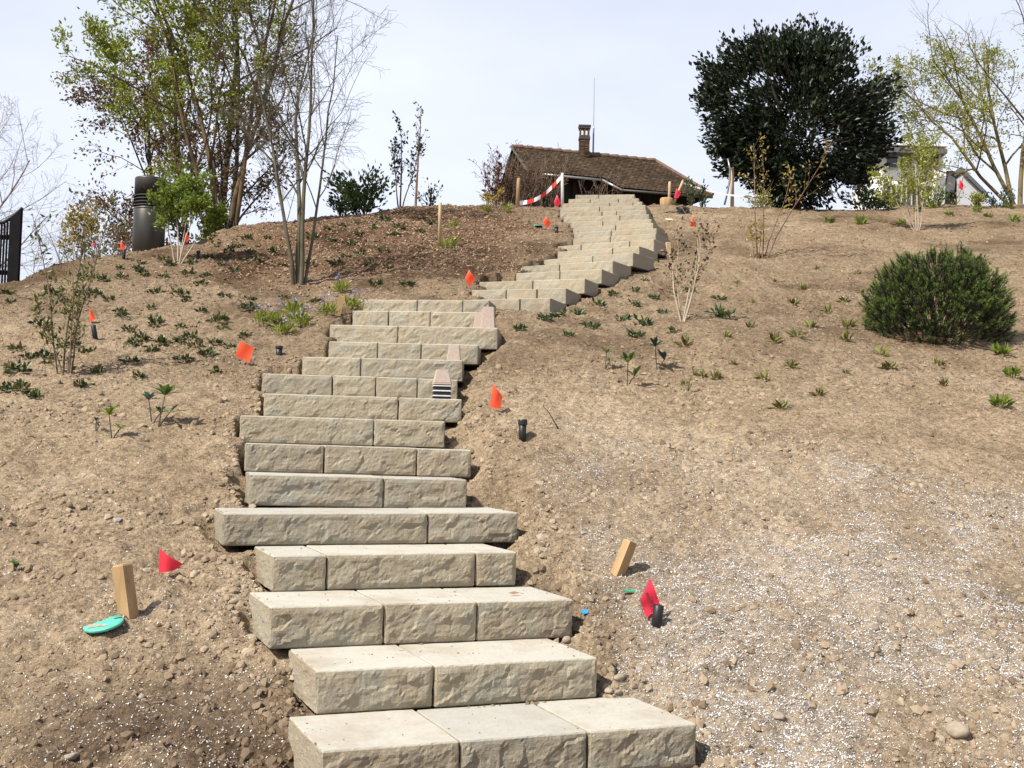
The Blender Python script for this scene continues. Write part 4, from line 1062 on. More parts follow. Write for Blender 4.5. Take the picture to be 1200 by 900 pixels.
def make_tree(name, label, cat, base, stems, S, bark, leafmat=None, leaf=None, seed=1, group=None, sides=(7, 5, 4, 3, 3), keepf=None):
    """stems: list of (offset, direction, length, radius)"""
    rg = np.random.default_rng(seed); out = []; anch = []
    for (of, d, L, r) in stems:
        d = np.array(d, float); d /= np.linalg.norm(d); grow(rg, out, anch, np.array(of, float), d, L, r, 0, S)
    root = empty(name, tuple(base)); tag(root, label, cat, group)
    b = MB()
    for pts, rad, lvl in out: b.tube(pts, rad, sides[lvl], caps=False, tint=rg.random())
    b.build('trunk' if cat == 'tree' else 'stems', bark, root, True)
    if leafmat is not None and anch:
        P = np.array([a[0] for a in anch]); D = np.array([a[1] for a in anch])
        if keepf is not None: k = keepf(P); P, D = P[k], D[k]
        n = leaf['n']; k = rg.random(len(P)) < leaf.get('p', 1.0); P, D = P[k], D[k]
        P = np.repeat(P, n, 0) + rg.normal(0, leaf['spread'], (len(P) * n, 3)); D = np.repeat(D, n, 0) * leaf.get('along', .5) + rg.normal(0, .5, P.shape) + np.array([0, 0, leaf.get('lift', 0.1)])
        V, Fc, T = leaf_cards(rg, P, D, leaf['size'], leaf.get('aspect', .5))
        link('crown' if cat == 'tree' else 'leaves', fast_mesh('crown', V, Fc, leafmat, tint=T), root)
    return root

BK = {'grey': mat_bark('grey_bark', (.085, .075, .060), (.17, .150, .115)), 'orange': mat_bark('ochre_bark', (.11, .065, .030), (.27, .165, .075)),
      'green': mat_bark('olive_bark', (.055, .050, .033), (.125, .110, .075)), 'dark': mat_bark('dark_bark', (.03, .024, .018), (.07, .055, .04)),
      'pale': mat_bark('pale_bark', (.30, .24, .17), (.44, .37, .28)), 'twig': mat_bark('dry_twig', (.10, .065, .045), (.20, .14, .10)),
      'olive': mat_bark('olive_brown_bark', (.040, .030, .018), (.125, .082, .040)),
      'lichen': mat_bark('lichen_bark', (.075, .062, .045), (.21, .155, .06), 9), 'white': mat_bark('birch_grey', (.20, .19, .19), (.36, .35, .34))}
LF = {'fresh': mat_leaf('fresh_green_leaf', [(0, (.11, .14, .014)), (.5, (.21, .25, .024)), (1, (.33, .36, .05))], .45),
      'bright': mat_leaf('bright_green_leaf', [(0, (.075, .115, .014)), (.5, (.145, .20, .024)), (1, (.25, .30, .045))], .45),
      'brown': mat_leaf('bronze_leaf', [(0, (.055, .033, .016)), (.5, (.115, .068, .030)), (1, (.19, .13, .05))], .35),
      'dark': mat_leaf('dark_glossy_leaf', [(0, (.005, .009, .005)), (.6, (.011, .019, .008)), (.9, (.026, .038, .015)), (1, (.055, .070, .025))], .08, .42, .28),
      'mid': mat_leaf('mid_green_leaf', [(0, (.025, .045, .015)), (.6, (.05, .08, .022)), (1, (.10, .13, .035))], .25),
      'lime': mat_leaf('yellow_green_leaf', [(0, (.17, .19, .03)), (.5, (.27, .29, .05)), (1, (.38, .37, .08))], .45),
      'yellow': mat_leaf('ochre_leaf', [(0, (.16, .12, .025)), (.5, (.33, .24, .05)), (1, (.42, .33, .09))], .4),
      'bud': mat_leaf('reddish_bud_leaf', [(0, (.05, .022, .018)), (.6, (.10, .045, .03)), (.75, (.17, .15, .04)), (1, (.22, .21, .06))], .3),
      'olive': mat_leaf('olive_leaf', [(0, (.042, .056, .014)), (.55, (.095, .115, .025)), (1, (.20, .19, .05))], .3),
      'red': mat_leaf('dull_red_leaf', [(0, (.06, .018, .014)), (1, (.14, .05, .03))], .3)}

S_big = dict(seg=[7, 6, 5, 4], wob=[.07, .13, .17, .2], up=[.05, .03, .02, .0], tap=.35, max=3, leaf=2, kids=[7, 6, 5], t0=[.25, .2, .15], ang=[34, 40, 42], ratio=[.55, .5, .45], rr=[.55, .55, .55])
p = place(262, 16.95)
make_tree('multi_stem_tree', 'tall multi-stemmed tree with fresh yellow-green leaves at upper left', 'tree', p,
          [((-.05, 0, -.05), (-.46, 0, 1.5), 4.3, .038), ((0, .05, -.05), (-.20, .2, 1.6), 5.0, .044), ((.04, 0, -.05), (.06, .1, 1.6), 5.2, .046), ((.1, .1, -.05), (.22, .1, 1.6), 5.0, .038), ((-.04, .1, -.05), (-.78, .1, 1.4), 3.5, .032)],
          S_big, BK['olive'], LF['fresh'], dict(n=12, p=.40, spread=.052, size=.062, aspect=.5, lift=.35), 5,
          keepf=lambda P: (P[:, 0] < 0.75) & (np.random.default_rng(1).random(len(P)) < np.clip(1.0 - .45 * np.maximum(0, P[:, 0]), .08, 1)))
p = place(228, 20.50)
S_b2 = dict(S_big); S_b2.update(kids=[8, 7, 5], up=[.03, .0, -.02, -.02], ang=[42, 45, 45], ratio=[.48, .5, .42])
make_tree('bronze_tree', 'wide tree with brownish bronze leaves behind the green tree', 'tree', p,
          [((0, 0, -.1), (-.28, 0, 1.5), 5.2, .065), ((.1, 0, -.1), (.10, 0, 1.5), 5.8, .075), ((.25, .1, -.1), (.20, .1, 1.5), 5.4, .06), ((-.1, 0, -.1), (-.62, 0, 1.35), 4.4, .05)],
          S_b2, BK['dark'], LF['brown'], dict(n=6, p=.60, spread=.07, size=.075, aspect=.5, lift=.0), 12, keepf=lambda P: P[:, 0] < 1.55)
S_bare = dict(seg=[10, 8, 6, 5], wob=[.055, .09, .13, .16], up=[.025, .03, .0, -.03], tap=.28, max=3, leaf=9, kids=[10, 7, 5], t0=[.28, .2, .15], ang=[36, 38, 42], ratio=[.50, .50, .48], rr=[.50, .48, .5], rmin=.0016)
p = ground(349, 334)
make_tree('bare_tree', 'slender bare multi-stemmed young tree on the slope left of the steps', 'tree', p,
          [((-.05, 0, -.04), (-.16, 0, 1.5), 2.7, .024), ((.0, .03, -.04), (-.03, .1, 1.6), 3.3, .030), ((.04, 0, -.04), (.10, .05, 1.6), 3.3, .028), ((.07, .02, -.04), (.24, .05, 1.5), 2.8, .019), ((-.02, .05, -.04), (-.28, .2, 1.5), 2.1, .013)],
          S_bare, BK['green'], seed=14)
p = place(-75, 15.0)
S_l = dict(S_bare); S_l.update(leaf=9, wob=[.07, .10, .13, .16], up=[.03, .04, .02, 0], kids=[9, 7, 5])
make_tree('bare_tree', 'pale bare branches reaching in over the fence at the left edge', 'tree', p,
          [((0, 0, -.1), (.62, 0, 1.3), 2.5, .030), ((0, 0, -.1), (.36, 0, 1.5), 2.7, .032), ((0, .1, -.1), (.1, 0, 1.5), 2.6, .03), ((0, .1, -.1), (.9, 0, 1.2), 2.0, .022)], S_l, BK['white'], seed=3)
p = place(122, 17.00)
S_sh = dict(seg=[7, 5, 4], wob=[.08, .14, .18], up=[.04, .03, .0], tap=.3, max=2, leaf=1, kids=[8, 5], t0=[.2, .2], ang=[32, 38], ratio=[.5, .45], rr=[.5, .5])
make_tree('twiggy_shrub', 'twiggy shrub with sparse orange-brown leaves left of the vent pipe', 'shrub', p,
          [((random.Random(k).uniform(-.25, .25), 0, -.05), (math.sin(k * 2.4) * .55, math.cos(k * 1.7) * .4, 1.3), 1.5 - .1 * (k % 3), .014) for k in range(9)],
          S_sh, BK['twig'], LF['brown'], dict(n=2, p=.4, spread=.03, size=.05), 21)
p = place(60, 14.60)
make_tree('twiggy_shrub', 'bare pale twiggy bush behind the tall leggy shrub', 'shrub', p,
          [((random.Random(k + 50).uniform(-.2, .4), 0, -.05), (math.sin(k * 2.1) * .5, math.cos(k * 1.3) * .4, 1.3), 1.0 - .08 * (k % 3), .010) for k in range(7)], S_sh, BK['white'], None, None, 22)
# leggy shrub on the left slope
p = ground(76, 439)
S_leg = dict(seg=[10, 4, 3], wob=[.05, .12, .15], up=[.03, .06, .02], tap=.35, max=1, leaf=0, kids=[7, 2], t0=[.25, .2], ang=[38, 35], ratio=[.20, .4], rr=[.5, .5])
make_tree('leggy_shrub', 'tall leggy shrub with bronze-green leaves on the left slope', 'shrub', p,
          [((-.05, 0, -.03), (-.20, .0, 1.3), 1.30, .007), ((-.02, .02, -.03), (-.02, .05, 1.3), 1.30, .008), ((.02, 0, -.03), (.14, 0, 1.3), 1.35, .008), ((.04, .02, -.03), (.13, 0, 1.3), 1.0, .007), ((0, -.02, -.03), (-.5, 0, 1.0), .60, .006), ((.03, .0, -.03), (.02, -.1, 1.3), .75, .007)],
          S_leg, BK['twig'], LF['olive'], dict(n=4, p=.8, spread=.022, size=.046, aspect=.42), 31)
p = place(95, 14.30)
make_tree('yellow_bush', 'small bush with ochre yellow leaves beside the tiny red flag', 'shrub', p,
          [((random.Random(k + 9).uniform(-.1, .1), 0, -.03), (math.sin(k * 2.4) * .28, math.cos(k) * .3, 1.2), .62, .006) for k in range(6)],
          dict(S_sh, kids=[6, 3]), BK['twig'], LF['yellow'], dict(n=3, p=.45, spread=.03, size=.055), 33)
p = ground(208, 309)
make_tree('green_shrub', 'fresh bright green shrub with pale bare lower stems before the vent pipe', 'shrub', p,
          [((-.02, 0, -.03), (-.30, 0, 1.2), .80, .011), ((0, 0, -.03), (-.1, .05, 1.3), .95, .012), ((.02, 0, -.03), (.15, 0, 1.2), .92, .012), ((.03, 0, -.03), (.48, 0, 1.0), .72, .010), ((0, .03, -.03), (.02, .1, 1.3), .9, .01)],
          dict(seg=[8, 5, 4], wob=[.07, .14, .18], up=[.05, .03, 0], tap=.3, max=2, leaf=1, kids=[8, 4], t0=[.50, .25], ang=[40, 42], ratio=[.42, .5], rr=[.5, .5]),
          BK['pale'], LF['bright'], dict(n=6, p=.8, spread=.035, size=.055, aspect=.5), 35)
def bush(name, label, px, Y, w, h, leafmat, n, size, seed, bark='dark', ky=.6, gap=.0, base=None):
    """rounded bush: short stems and leaf clumps through the volume"""
    rg = np.random.default_rng(seed); p = place(px, Y) if base is None else base; root = empty(name, tuple(p)); tag(root, label, 'shrub')
    b = MB(); C = []; stems = max(5, int(w * 8))
    for k in range(stems):
        t = np.array([rg.uniform(-.46, .46) * w, rg.uniform(-.46, .46) * w * ky, h * rg.uniform(.6, .98)]); t[2] *= 1 - .5 * (t[0] / (w * .55)) ** 2
        pts = [np.array([t[0] * .15, t[1] * .15, -.04])] + [np.array([t[0] * f ** .8, t[1] * f ** .8, t[2] * f]) + rg.normal(0, .012, 3) for f in (.3, .55, .8, 1)]
        b.tube(pts, [.010, .008, .006, .004, .002], 4, caps=False)
        for f in np.linspace(.25 + gap, 1, 5): C.append(np.array([np.interp(f, [0, .3, .55, .8, 1], [q[a] for q in pts]) for a in range(3)]))
    b.build('stems', BK[bark], root, True)
    C = np.array(C); i = rg.integers(0, len(C), n); P = C[i] + rg.normal(0, 1, (n, 3)) * np.array([w * .085, w * .085 * ky, h * .075]); P[:, 2] = np.maximum(P[:, 2], .01)
    D = P * np.array([1, 1, .6]) + np.array([0, 0, .25 * h]); V, Fc, T = leaf_cards(rg, P, D / np.linalg.norm(D, axis=1)[:, None], size)
    link('leaves', fast_mesh('leaves', V, Fc, leafmat, tint=T), root); return root
bush('dark_bush', 'dark green low bush between the vent pipe and the green tree', 237, 17.00, .75, .85, LF['dark'], 1500, .07, 41)
bush('leafy_bush', 'dark leafy bush on the crest left of the slender trees', 424, 18.90, .95, .85, LF['mid'], 1100, .085, 43)
bush('leafy_bush', 'smaller dark sprig at the left foot of the dark leafy bush', 401, 18.80, .4, .45, LF['mid'], 250, .075, 44)
p = place(469, 19.20)
make_tree('slender_tree', 'slender dark-leaved young tree on the crest, left of two', 'tree', p, [((-.02, 0, -.03), (-.25, 0, 1.4), 1.05, .014), ((0, 0, -.03), (-.02, 0, 1.5), 1.45, .016), ((.03, 0, -.03), (.22, 0, 1.4), 1.15, .012)],
          dict(seg=[8, 4, 3], wob=[.05, .1, .12], up=[.08, .15, .05], tap=.3, max=1, leaf=1, kids=[9], t0=[.35], ang=[28], ratio=[.22], rr=[.5]), BK['grey'], LF['dark'], dict(n=5, p=.85, spread=.03, size=.065), 45)
p = place(487, 19.10)
make_tree('slender_tree', 'tallest slender young tree with tan trunk and sparse tufts on the crest', 'tree', p, [((0, 0, -.03), (.03, 0, 1.5), 1.66, .022)],
          dict(seg=[9, 4, 3], wob=[.03, .1, .12], up=[.08, .14, .05], tap=.25, max=1, leaf=1, kids=[14], t0=[.45], ang=[36], ratio=[.20], rr=[.4]), BK['orange'], LF['mid'], dict(n=3, p=.6, spread=.02, size=.05), 46)
bush('leafy_bush', 'wispy sprig on the crest right of the slender trees', 505, 19.40, .55, .42, LF['mid'], 160, .06, 47, 'grey')
# brambles before the house
p = place(612, 20.60)
make_tree('bramble_thicket', 'tangled thicket of dry brown canes in front of the farmhouse gable', 'shrub', p,
          [((random.Random(k + 70).uniform(-.50, .55), random.Random(k + 80).uniform(-.3, .3), -.1), (math.sin(k * 2.7) * .42, math.cos(k * 1.9) * .3, 1.3), 1.05 - .12 * (k % 4), .010) for k in range(60)],
          dict(S_sh, kids=[6, 4], ratio=[.42, .45], rmin=.003), BK['twig'], LF['brown'], dict(n=1, p=.10, spread=.03, size=.05), 51)
bush('red_leaved_bush', 'dull red withered bush at the left edge of the bramble thicket', 580, 20.20, .36, .95, LF['red'], 220, .085, 52, 'twig')
bush('yellow_bush', 'low ochre bush at the foot of the withered red bush', 577, 19.90, .34, .34, LF['yellow'], 180, .06, 53, 'twig')
p = place(702, 21.80)
make_tree('twiggy_shrub', 'thin pale twigs sticking up behind the top step', 'shrub', p, [((random.Random(k + 60).uniform(-.25, .3), 0, -.1), (math.sin(k * 2.4) * .5, 0, 1.2), 1.0 - .1 * (k % 3), .009) for k in range(8)], dict(S_sh, kids=[4, 3], rmin=.0025), BK['twig'], None, None, 55)

# big evergreen
def evergreen(px, Y):
    rg = np.random.default_rng(61); p = place(px, Y); s = .95 * (Y + .9) / FPX; root = empty('evergreen_tree', tuple(p)); tag(root, 'big rounded dark evergreen tree on the crest', 'tree')
    E = [(925, 128, 100, 96, 1.0), (985, 78, 52, 56, .45), (862, 118, 46, 72, .45), (935, 200, 66, 42, .42), (1005, 150, 40, 60, .35), (900, 60, 52, 38, .3), (945, 45, 45, 30, .25), (880, 185, 40, 32, .3), (840, 90, 26, 30, .12), (1020, 70, 24, 30, .1), (1005, 205, 30, 30, .15)]
    ps = []
    tot = sum(e[4] for e in E)
    for (cx, cy, rx, ry, wt) in E:
        n = int(1900 * wt / tot); u = rg.normal(0, 1, (n, 3)); u /= np.linalg.norm(u, axis=1)[:, None]
        u *= (rg.random(n) ** .32)[:, None]
        ps.append(np.stack([(cx - px) * s + u[:, 0] * rx * s, u[:, 1] * min(rx, 95) * s * .9, (231 - cy) * s + u[:, 2] * ry * s], 1))
    C = np.concatenate(ps); C = C[C[:, 2] > .12]
    cc = C - np.array([0, 0, 1.7]); az = np.arctan2(cc[:, 2], cc[:, 0]); C = np.array([0, 0, 1.7]) + cc * (1 + .16 * fbm(az * 2.4, cc[:, 1] * 1.2, 91, 3))[:, None]; C += .10 * rg.normal(0, 1, C.shape); C = C[fbm(C[:, 0] * 1.6 + C[:, 1], C[:, 2] * 1.6, 88, 2) > -.30]; C = C[~((np.abs(C[:, 0] + .05) > .48) & (C[:, 2] < .36 + .32 * np.abs(C[:, 0]) + .25 * vnoise(C[:, 0] * 3, C[:, 1] * 3, 5)))]; C[:, 0] *= .96
    n = 30; P = np.repeat(C, n, 0) + rg.normal(0, .085, (len(C) * n, 3))
    cen = np.array([0, 0, 1.5]); D = P - cen; D /= np.linalg.norm(D, axis=1)[:, None]; D += np.array([0, 0, .3])
    # leading shoots standing out of the outline
    top_ = C[rg.random(len(C)) < .13]; sh = []; b = MB(); b2 = MB()
    for q in top_:
        d = q - cen; d[2] += .5; d /= np.linalg.norm(d); L = rg.uniform(.12, .34)
        b2.tube([q, q + d * L], [.006, .003], 3, caps=False)
        for k in range(9): sh.append(q + d * L * rg.random() + rg.normal(0, .018, 3))
    sh = np.array(sh); P = np.concatenate([P, sh]); D = np.concatenate([D, rg.normal(0, .5, sh.shape) + [0, 0, .4]])
    V, Fc, T = leaf_cards(rg, P, D, .105, .55); link('crown', fast_mesh('crown', V, Fc, LF['dark'], tint=T), root)
    for k in range(7):
        a = k * .9; t = C[rg.integers(0, len(C))]; b.tube([[.02 * math.cos(a), .02 * math.sin(a), -.1], [t[0] * .2, t[1] * .2, .6], [t[0] * .5, t[1] * .5, t[2] * .6 + .2], t], [.05, .045, .03, .01], 6, caps=False)
    b.build('trunk', BK['dark'], root, True)
    for q in C[::4]:
        b2.tube([q * np.array([.45, .45, .75]) + [0, 0, .2], q], [.012, .004], 3, caps=False)
    b2.build('branches', BK['dark'], root, True)['kind'] = 'stuff'
evergreen(935, 21.3)
bush('yellow_bush', 'low bush with olive yellow leaves under the left side of the evergreen', 893, 20.40, .62, .30, LF['lime'], 260, .05, 63, 'twig')
bush('leafy_bush', 'low dark leafy bush at the right foot of the evergreen', 1012, 20.90, 1.0, .42, LF['mid'], 500, .08, 64)

for k, (px, Y, w, h, lf, lb) in enumerate([(1035, 20.8, .7, .35, 'mid', 'low green bush under the right rim of the evergreen'), (1098, 20.9, .55, .28, 'bright', 'low bright bush before the slanted white door'),
        (1145, 21.0, .5, .26, 'lime', 'low lime green bush before the grey shed'), (1172, 21.2, .6, .40, 'mid', 'dark low bush at the foot of the lichened tree'), (822, 20.3, .22, .42, 'mid', 'spindly green sapling right of the leaning post'), (810, 20.2, .2, .5, 'mid', 'upright green sapling just right of the red pennant')]):
    bush('low_bush', lb, px, Y, w, h, LF[lf], int(500 * w) + 40, .06, 640 + k)
p = ground(893, 304)
make_tree('bronze_shrub', 'tall open shrub with bronze leaf tufts in front of the evergreen', 'shrub', p,
          [((-.06, 0, -.03), (-.10, 0, 1.3), 1.55, .011), ((0, 0, -.03), (.16, 0, 1.3), 1.45, .010), ((.05, 0, -.03), (.52, 0, 1.3), 1.75, .011), ((.03, .02, -.03), (.30, .1, 1.3), 1.3, .008), ((-.1, 0, -.03), (-.16, 0, 1.2), .45, .006), ((-.04, 0, -.03), (.05, 0, 1.2), .5, .006)],
          dict(seg=[10, 5, 3], wob=[.04, .12, .15], up=[.02, .05, .0], tap=.3, max=1, leaf=1, kids=[9], t0=[.42], ang=[36], ratio=[.26], rr=[.5]), BK['twig'], LF['yellow'], dict(n=3, p=.55, spread=.03, size=.048), 66)
p = ground(800, 377)
make_tree('budding_shrub', 'pale-stemmed shrub with reddish brown buds right of the steps', 'shrub', p,
          [((-.01, 0, -.03), (-.52, 0, 1.1), .70, .010), ((0, 0, -.03), (.01, .05, 1.2), .84, .009), ((.01, 0, -.03), (.34, 0, 1.2), .98, .011), ((0, .02, -.03), (-.24, .1, 1.2), .78, .008)],
          dict(seg=[8, 5, 3], wob=[.10, .13, .15], up=[.05, .08, .0], tap=.25, max=1, leaf=1, kids=[8], t0=[.28], ang=[36], ratio=[.42], rr=[.5]), BK['pale'], LF['bud'], dict(n=5, p=.60, spread=.014, size=.036, aspect=.6), 68)
# right tree with lichen and young leaves
p = place(1192, 22.00)
S_r = dict(seg=[7, 6, 5, 4], wob=[.10, .16, .20, .22], up=[.02, .02, .02, .02], tap=.35, max=3, leaf=2, kids=[8, 7, 5], t0=[.22, .2, .15], ang=[46, 44, 44], ratio=[.62, .52, .45], rr=[.6, .55, .55])
make_tree('lichen_tree', 'spreading tree with lichened branches and sparse yellow-green leaves at the right edge', 'tree', p,
          [((0, 0, -.1), (-.62, 0, 1.2), 3.3, .042), ((.05, 0, -.1), (.02, .1, 1.4), 3.9, .048), ((0, .05, -.1), (-1.0, .1, .95), 3.2, .036), ((.1, 0, -.1), (.7, 0, 1.2), 2.8, .05), ((0, .1, -.1), (-.2, .4, 1.4), 3.2, .045)],
          S_r, BK['lichen'], LF['lime'], dict(n=6, p=.55, spread=.05, size=.058, aspect=.45), 71, keepf=lambda P: P[:, 2] < 2.9)
p = ground(1074, 269)
make_tree('lime_shrub', 'open shrub with lime green leaves and pale stems before the white building', 'shrub', p,
          [((-.03, 0, -.03), (-.55, 0, 1.1), 1.0, .010), ((0, 0, -.03), (-.12, .05, 1.3), 1.3, .011), ((.02, 0, -.03), (.1, 0, 1.3), 1.35, .011), ((.03, 0, -.03), (.42, 0, 1.2), 1.1, .010), ((0, .03, -.03), (-.3, .1, 1.2), 1.1, .009)],
          dict(seg=[8, 5, 3], wob=[.07, .12, .15], up=[.04, .04, .0], tap=.3, max=1, leaf=1, kids=[11], t0=[.35], ang=[42], ratio=[.42], rr=[.5]), BK['pale'], LF['lime'], dict(n=8, p=.8, spread=.045, size=.065), 73)

# mountain pine bush
M['needle'] = mat_leaf('pine_needle', [(0, (.012, .026, .009)), (.5, (.060, .098, .020)), (1, (.17, .225, .045))], .2, .5, .3)
def mugo(px, py, wpx, hpx):
    rg = np.random.default_rng(77); p = ground(px, py); s = px_size(p); W = wpx * s / 2; Hh = hpx * s
    p = p + np.array([0, W * .55, 0]); p[2] = float(height(p[0], p[1])) - .12; Hh += .0
    root = empty('pine_bush', tuple(p)); tag(root, 'dense dark green dwarf pine bush on the right slope', 'shrub')
    b = MB(); P = []; Fc = []; T = []; tips = []
    for k in range(2000):
        a = rg.random() * 6.283; e = math.asin(rg.random() ** .9 * .99)
        lump = 1 + .11 * float(fbm(np.array(a * 2.2 + 9), np.array(e * 4.5), 3, 2)) + .03 * rg.normal()
        if k % 2: lump *= rg.uniform(.72, .97)
        ce = math.cos(e) ** .82
        q = np.array([math.cos(a) * ce * W, math.sin(a) * ce * W * .85, .05 + math.sin(e) ** .80 * Hh]) * lump
        if q[2] < .28 * Hh: q[:2] *= .80 + .72 * q[2] / Hh
        tips.append((q, a, e))
    for q, a, e in tips:
        d = np.array([math.cos(a) * math.cos(e) * .85, math.sin(a) * math.cos(e) * .85, math.sin(e) * .4 + .6]) + rg.normal(0, .16, 3); d /= np.linalg.norm(d)
        L = rg.uniform(.05, .10); o_ = q - d * L; n = 46
        b.tube([o_ - d * L, o_, q], [.005, .004, .002], 3, caps=False)
        f = rg.random(n); base = o_ + d * L * f[:, None]
        nd = d * (.55 + .5 * f[:, None]) + rg.normal(0, .45, (n, 3)); nd /= np.linalg.norm(nd, axis=1)[:, None]
        ln = rg.uniform(.022, .038, n)[:, None]; sd = np.cross(nd, rg.normal(0, 1, (n, 3))); sd /= np.linalg.norm(sd, axis=1)[:, None]
        P.append(np.stack([base - sd * .0017, base + sd * .0017, base + nd * ln + sd * .001, base + nd * ln - sd * .001], 1)); T.append(np.repeat(np.clip(-.12 + 1.0 * f + rg.normal(0, .12, n), 0, 1), 4))
    for k in range(9):
        a = k * .7; b.tube([[0, 0, -.05], [math.cos(a) * W * .3, math.sin(a) * W * .25, Hh * .35], [math.cos(a) * W * .6, math.sin(a) * W * .5, Hh * .6]], [.03, .02, .008], 5, caps=False)
    P = np.concatenate(P); m = len(P); link('needles', fast_mesh('needles', P.reshape(-1, 3), np.arange(m * 4).reshape(m, 4), M['needle'], tint=np.concatenate(T)), root)
    b.build('branches', BK['dark'], root, True)
mugo(1116, 408, 176, 112)

# ------------------------------------------------------------------ small plants
LF['ground'] = mat_leaf('groundcover_leaf', [(0, (.022, .034, .012)), (.5, (.050, .074, .022)), (.85, (.105, .13, .035)), (1, (.15, .09, .04))], .2)
LF['seed'] = mat_leaf('seedling_leaf', [(0, (.09, .045, .025)), (.35, (.12, .12, .03)), (.7, (.19, .21, .045)), (1, (.30, .31, .09))], .35)
LF['petal'] = mat_leaf('pale_blue_petal', [(0, (.30, .30, .55)), (1, (.45, .45, .70))], .3)
def tuft_mesh(seed, n, w, h, leafmat, size, aspect, upright, name):
    rg = np.random.default_rng(seed); r = rg.random(n) ** .6 * w; a = rg.random(n) * 6.283
    P = np.stack([r * np.cos(a), r * np.sin(a), rg.random(n) * h * .6], 1)
    D = np.stack([np.cos(a) * (1 - upright), np.sin(a) * (1 - upright), np.full(n, upright)], 1)
    V, Fc, T = leaf_cards(rg, P, D, size, aspect, .25); V[:, 2] = np.maximum(V[:, 2], -.005)
    return fast_mesh(name, V, Fc, leafmat, tint=T)
GC = [tuft_mesh(200 + k, 46, .06, .07, LF['ground'], .052, .5, .45, 'groundcover_plant') for k in range(5)]
SD = [tuft_mesh(220 + k, 22, .022, .03, LF['seed'], .058, .28, .62, 'seedling_tuft') for k in range(5)]
GR = [tuft_mesh(240 + k, 60, .05, .10, LF['fresh'], .10, .10, .8, 'grassy_tuft') for k in range(3)]
DG = [tuft_mesh(250 + k, 34, .045, .05, LF['mid'], .05, .4, .5, 'groundcover_plant') for k in range(4)]
def sow(pts, meshes, name, label, cat, group, seed, smin, smax):
    rg = random.Random(seed); seen = []
    for (px, py) in pts:
        if any(abs(px - a) + abs(py - c) < 7 for a, c in seen): continue
        seen.append((px, py)); g = ground(px, py + 3)
        o = link(name, rg.choice(meshes), None, (g[0], g[1], g[2] - .004), (.25, 0, rg.random() * 6.28)); s = rg.uniform(smin, smax); o.scale = (s * rg.uniform(.85, 1.2), s, s * rg.uniform(.8, 1.15))
        lab = label
        if isinstance(label, list):
            for (x0, x1, y0, y1, t) in label:
                if x0 <= px < x1 and y0 <= py < y1: lab = t; break
        tag(o, lab, cat, group)
LEFT = [(20,408),(35,418),(53,420),(56,429),(22,437),(4,457),(25,450),(23,460),(42,465),(48,387),(85,405),(104,412),(116,432),(98,450),(162,437),(154,426),(157,403),(165,395),(178,410),(152,383),(142,365),(143,373),(178,360),(183,378),(213,419),(210,397),(223,393),(213,380),(218,352),(210,347),(237,363),(257,373),(243,415),(252,433),(252,397),(260,383),(287,392),(270,403),(265,348),(293,347),(290,360),(140,315),(143,323),(162,315),(167,321),(165,307),(192,323),(193,307),(200,309),(222,319),(242,323),(227,308),(245,297),(265,300),(268,293),(283,304),(255,285),(277,286),(290,278),(97,323),(120,325),(8,345),(14,352),(313,278),(303,288),(293,296),(303,307),(321,296),(332,307),(363,306),(393,307),(264,350),(370,353),(334,350),(105,337),(112,345),(60,345),(75,352),(275,318),(258,310),(235,332),(182,343),(128,350),(190,400),(228,405)]
sow(LEFT, GC, 'groundcover_plant', [(0, 70, 0, 370, 'dark ground cover plant below the fence at the left edge'), (0, 70, 370, 900, 'small dark green plant at the left edge, left of the leggy shrub'),
      (70, 130, 0, 360, 'dark leafy plant just below the ochre yellow bush'), (70, 130, 360, 900, 'dark leafy plant close around the foot of the leggy shrub'),
      (130, 205, 0, 335, 'dark ground cover plant between the vent pipe and the slope'), (205, 345, 0, 335, 'dark ground cover plant between the green shrub and the bare tree'),
      (345, 420, 0, 335, 'dark ground cover plant just right of the bare tree'), (130, 205, 335, 900, 'small dark plant in the middle of the left slope, right of the leggy shrub'),
      (205, 275, 335, 900, 'small dark plant on the left slope above the square orange flag'), (275, 420, 335, 900, 'small dark plant between the square orange flag and the flowering tufts')],
     'plant', 'ground cover on the left slope', 1, .60, 1.15)
UPL = [(410,284),(420,274),(451,257),(474,249),(468,266),(494,268),(449,294),(433,307),(422,297),(387,280),(367,278),(437,268),(495,253),(476,331),(441,334),(383,268),(462,274),(405,300),(507,262),(455,312),(400,262),(418,258)]
sow(UPL, GC, 'groundcover_plant', [(0, 445, 0, 290, 'small dark plant on the mulched bank below the dark leafy bush'), (445, 600, 0, 290, 'small dark plant on the mulched bank between the slender trees and the round stake'),
     (0, 600, 290, 900, 'small dark plant low on the mulched bank above the lower flight')], 'plant', 'ground cover on the mulched bank', 2, .75, 1.3)
RIGHT = [(957,313),(909,325),(940,340),(865,331),(880,355),(930,354),(971,361),(879,380),(851,392),(907,398),(949,379),(934,393),(993,380),(991,396),(802,403),(859,425),(926,427),(895,445),(991,434),(1037,429),(1033,411),(959,459),(916,478),(1106,451),(1099,423),(803,447),(824,434),(990,352),(1010,340),(1015,365),(890,300),(1005,320),(1044,430),(840,440)]
sow(RIGHT, SD, 'seedling_tuft', [(0, 870, 0, 420, 'yellow-green seedling tuft right of the budding shrub'), (870, 925, 0, 420, 'yellow-green seedling tuft below the tall bronze shrub'),
     (925, 1030, 0, 420, 'yellow-green seedling tuft just left of the dwarf pine'), (0, 900, 420, 900, 'yellow-green seedling tuft near the broadleaf seedlings'),
     (900, 1010, 420, 900, 'yellow-green seedling tuft in the lowest row of the right slope'), (1010, 1200, 400, 900, 'yellow-green seedling tuft just below the dwarf pine')], 'plant', 'seedlings on the right slope', 3, .75, 1.5)
